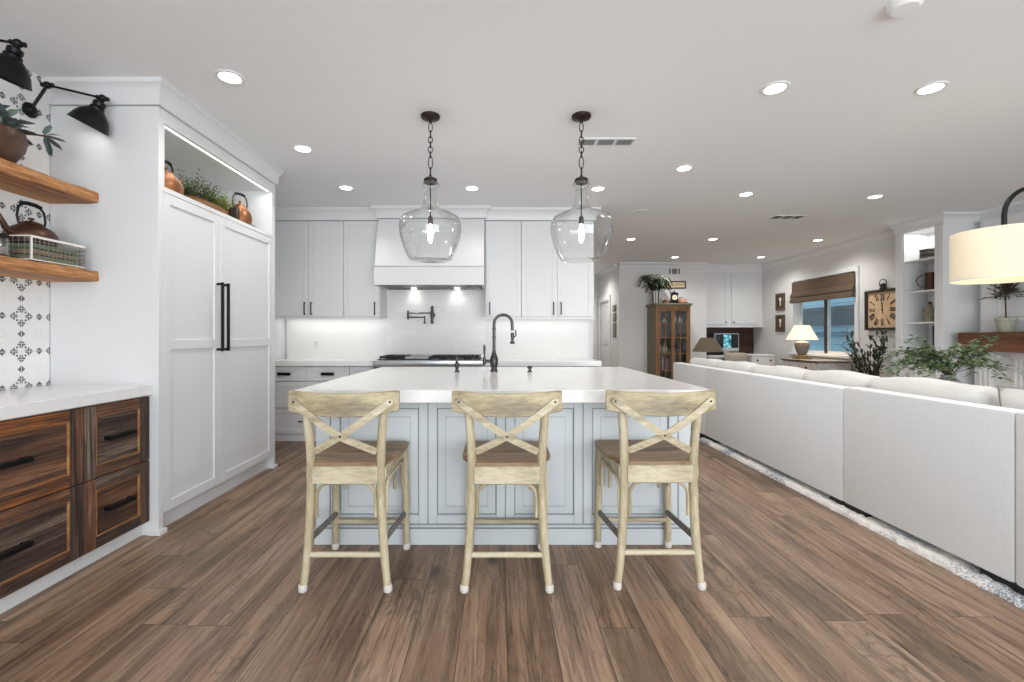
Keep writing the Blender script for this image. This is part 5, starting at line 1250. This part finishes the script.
for a,b in ((4.35,4.74),(5.36,5.68)):
    for z0,z1 in ((.56,.73),(.32,.55),(.08,.31)):
        m=MB(facing('-y',9.68)); shaker(m,a,b,z0,z1,.035,0,.016,.006); d=m.build('drawer', CAB, t)
        MB(facing('-y',9.664)).ball(((a+b)/2,(z0+z1)/2,.012),.014,8).build('knob', BLACK, d)
t=thing('computer_monitor',(5.0,9.98,.78),'silver computer monitor with a blue picture on its dark screen, on the desk','monitor')
MB().box(4.72,5.26,9.97,9.99,.86,1.26,.006).build('housing', mat('silver_aluminium','#c9cacc',.3,.6), t)
MB().box(4.74,5.24,9.966,9.971,.94,1.24).build('screen', mat('screen_black','#0c1014',.15,emit='#0a1216',estr=.3), t)
m,nt,p=base('screen_picture'); p.inputs['Base Color'].default_value=(0,0,0,1)
tcx=nd(nt,'ShaderNodeTexCoord'); nz=nd(nt,'ShaderNodeTexNoise',{'Vector':tcx.outputs['Object'],'Scale':14.0,'Detail':4.0})
nt.links.new(ramp(nt,nz.outputs[0],[(.38,'#0f3440'),(.5,'#2f8fa3'),(.62,'#a7e0e6')]),p.inputs['Emission Color']); p.inputs['Emission Strength'].default_value=1.0
MB().box(4.92,5.08,9.962,9.967,.945,1.235).build('screen_picture', m, t)
MB().box(4.93,5.05,9.98,10.02,.785,.95).box(4.90,5.08,9.92,10.06,.78,.787,.002).build('stand', mat('silver_aluminium','#c9cacc',.3,.6), t)
t=thing('desk_chair',(4.75,9.35,0),'pale upholstered desk chair with a low curved back tucked at the built-in desk','chair')
UP=mat('grey_beige_fabric','#a39b90',.9,noise=.1,nscale=100)
m=MB(); soft_box(m,4.52,4.96,9.15,9.58,.42,.52,.04,.01); m.build('seat', UP, t)
m=MB(); soft_box(m,4.52,4.96,9.06,9.14,.50,.86,.035,.01); m.build('backrest', UP, t)
for x in (4.55,4.93):
    for y in (9.12,9.55): MB().tube([(x,y,.43),(x,y,0)],[.02,.014],8).build('leg', DARKW, t)
t=thing('white_side_cabinet',(5.22,9.2,0),'low white cabinet with black knobs in the corner beside the dresser','cabinet')
MB().box(5.0,5.44,8.98,9.44,.05,.80,.003).box(4.985,5.455,8.96,9.46,.80,.83,.004).build('body', CAB, t)
for x in (5.03,5.41):
    for y in (9.0,9.42): MB().box(x-.02,x+.02,y-.02,y+.02,0,.06).build('foot', CAB, t)
m=MB(facing('-y',8.98)).box(5.02,5.42,.62,.78,0,.016,.003); d=m.build('drawer', CAB, t)
MB(facing('-y',8.964)).ball((5.09,.72,.014),.018,8).ball((5.35,.72,.014),.018,8).build('knob', BLACK, d)
m=MB(facing('-y',8.98)); shaker(m,5.02,5.42,.08,.60,.05,0,.016,.006); m.build('door', CAB, t)
# end table and dark lamp
t=thing('end_table',(3.67,8.0,0),'white end table beyond the far end of the sofa under the dark-shaded lamp','table')
MB().box(3.40,3.94,7.74,8.26,.56,.60,.005).build('tabletop', CAB, t)
for x in (3.43,3.91):
    for y in (7.77,8.23): MB().box(x-.022,x+.022,y-.022,y+.022,0,.56,.003).build('leg', CAB, t)
t=thing('table_lamp',(3.67,8.0,.60),'unlit table lamp with a dark olive brown shade beyond the far sofa end','lamp')
MB().lathe([(0,0),(.08,0),(.08,.015),(.03,.03),(.045,.10),(.05,.16),(.025,.22),(.012,.25),(0,.25)],(3.67,8.0,.60),24).build('base', mat('pale_glass_base','#b9b6ae',.3), t)
MB().tube([(3.67,8,.84),(3.67,8,1.20)],.006,8).ball((3.67,8,1.205),.012,10).build('stem', BRONZE, t)
MB().lathe([(.255,0),(.115,.245),(.111,.245),(.251,0),(.255,0)],(3.67,8.0,.925),40).build('lamp_shade', mat('olive_brown_shade','#5e5342',.85,noise=.1), t)
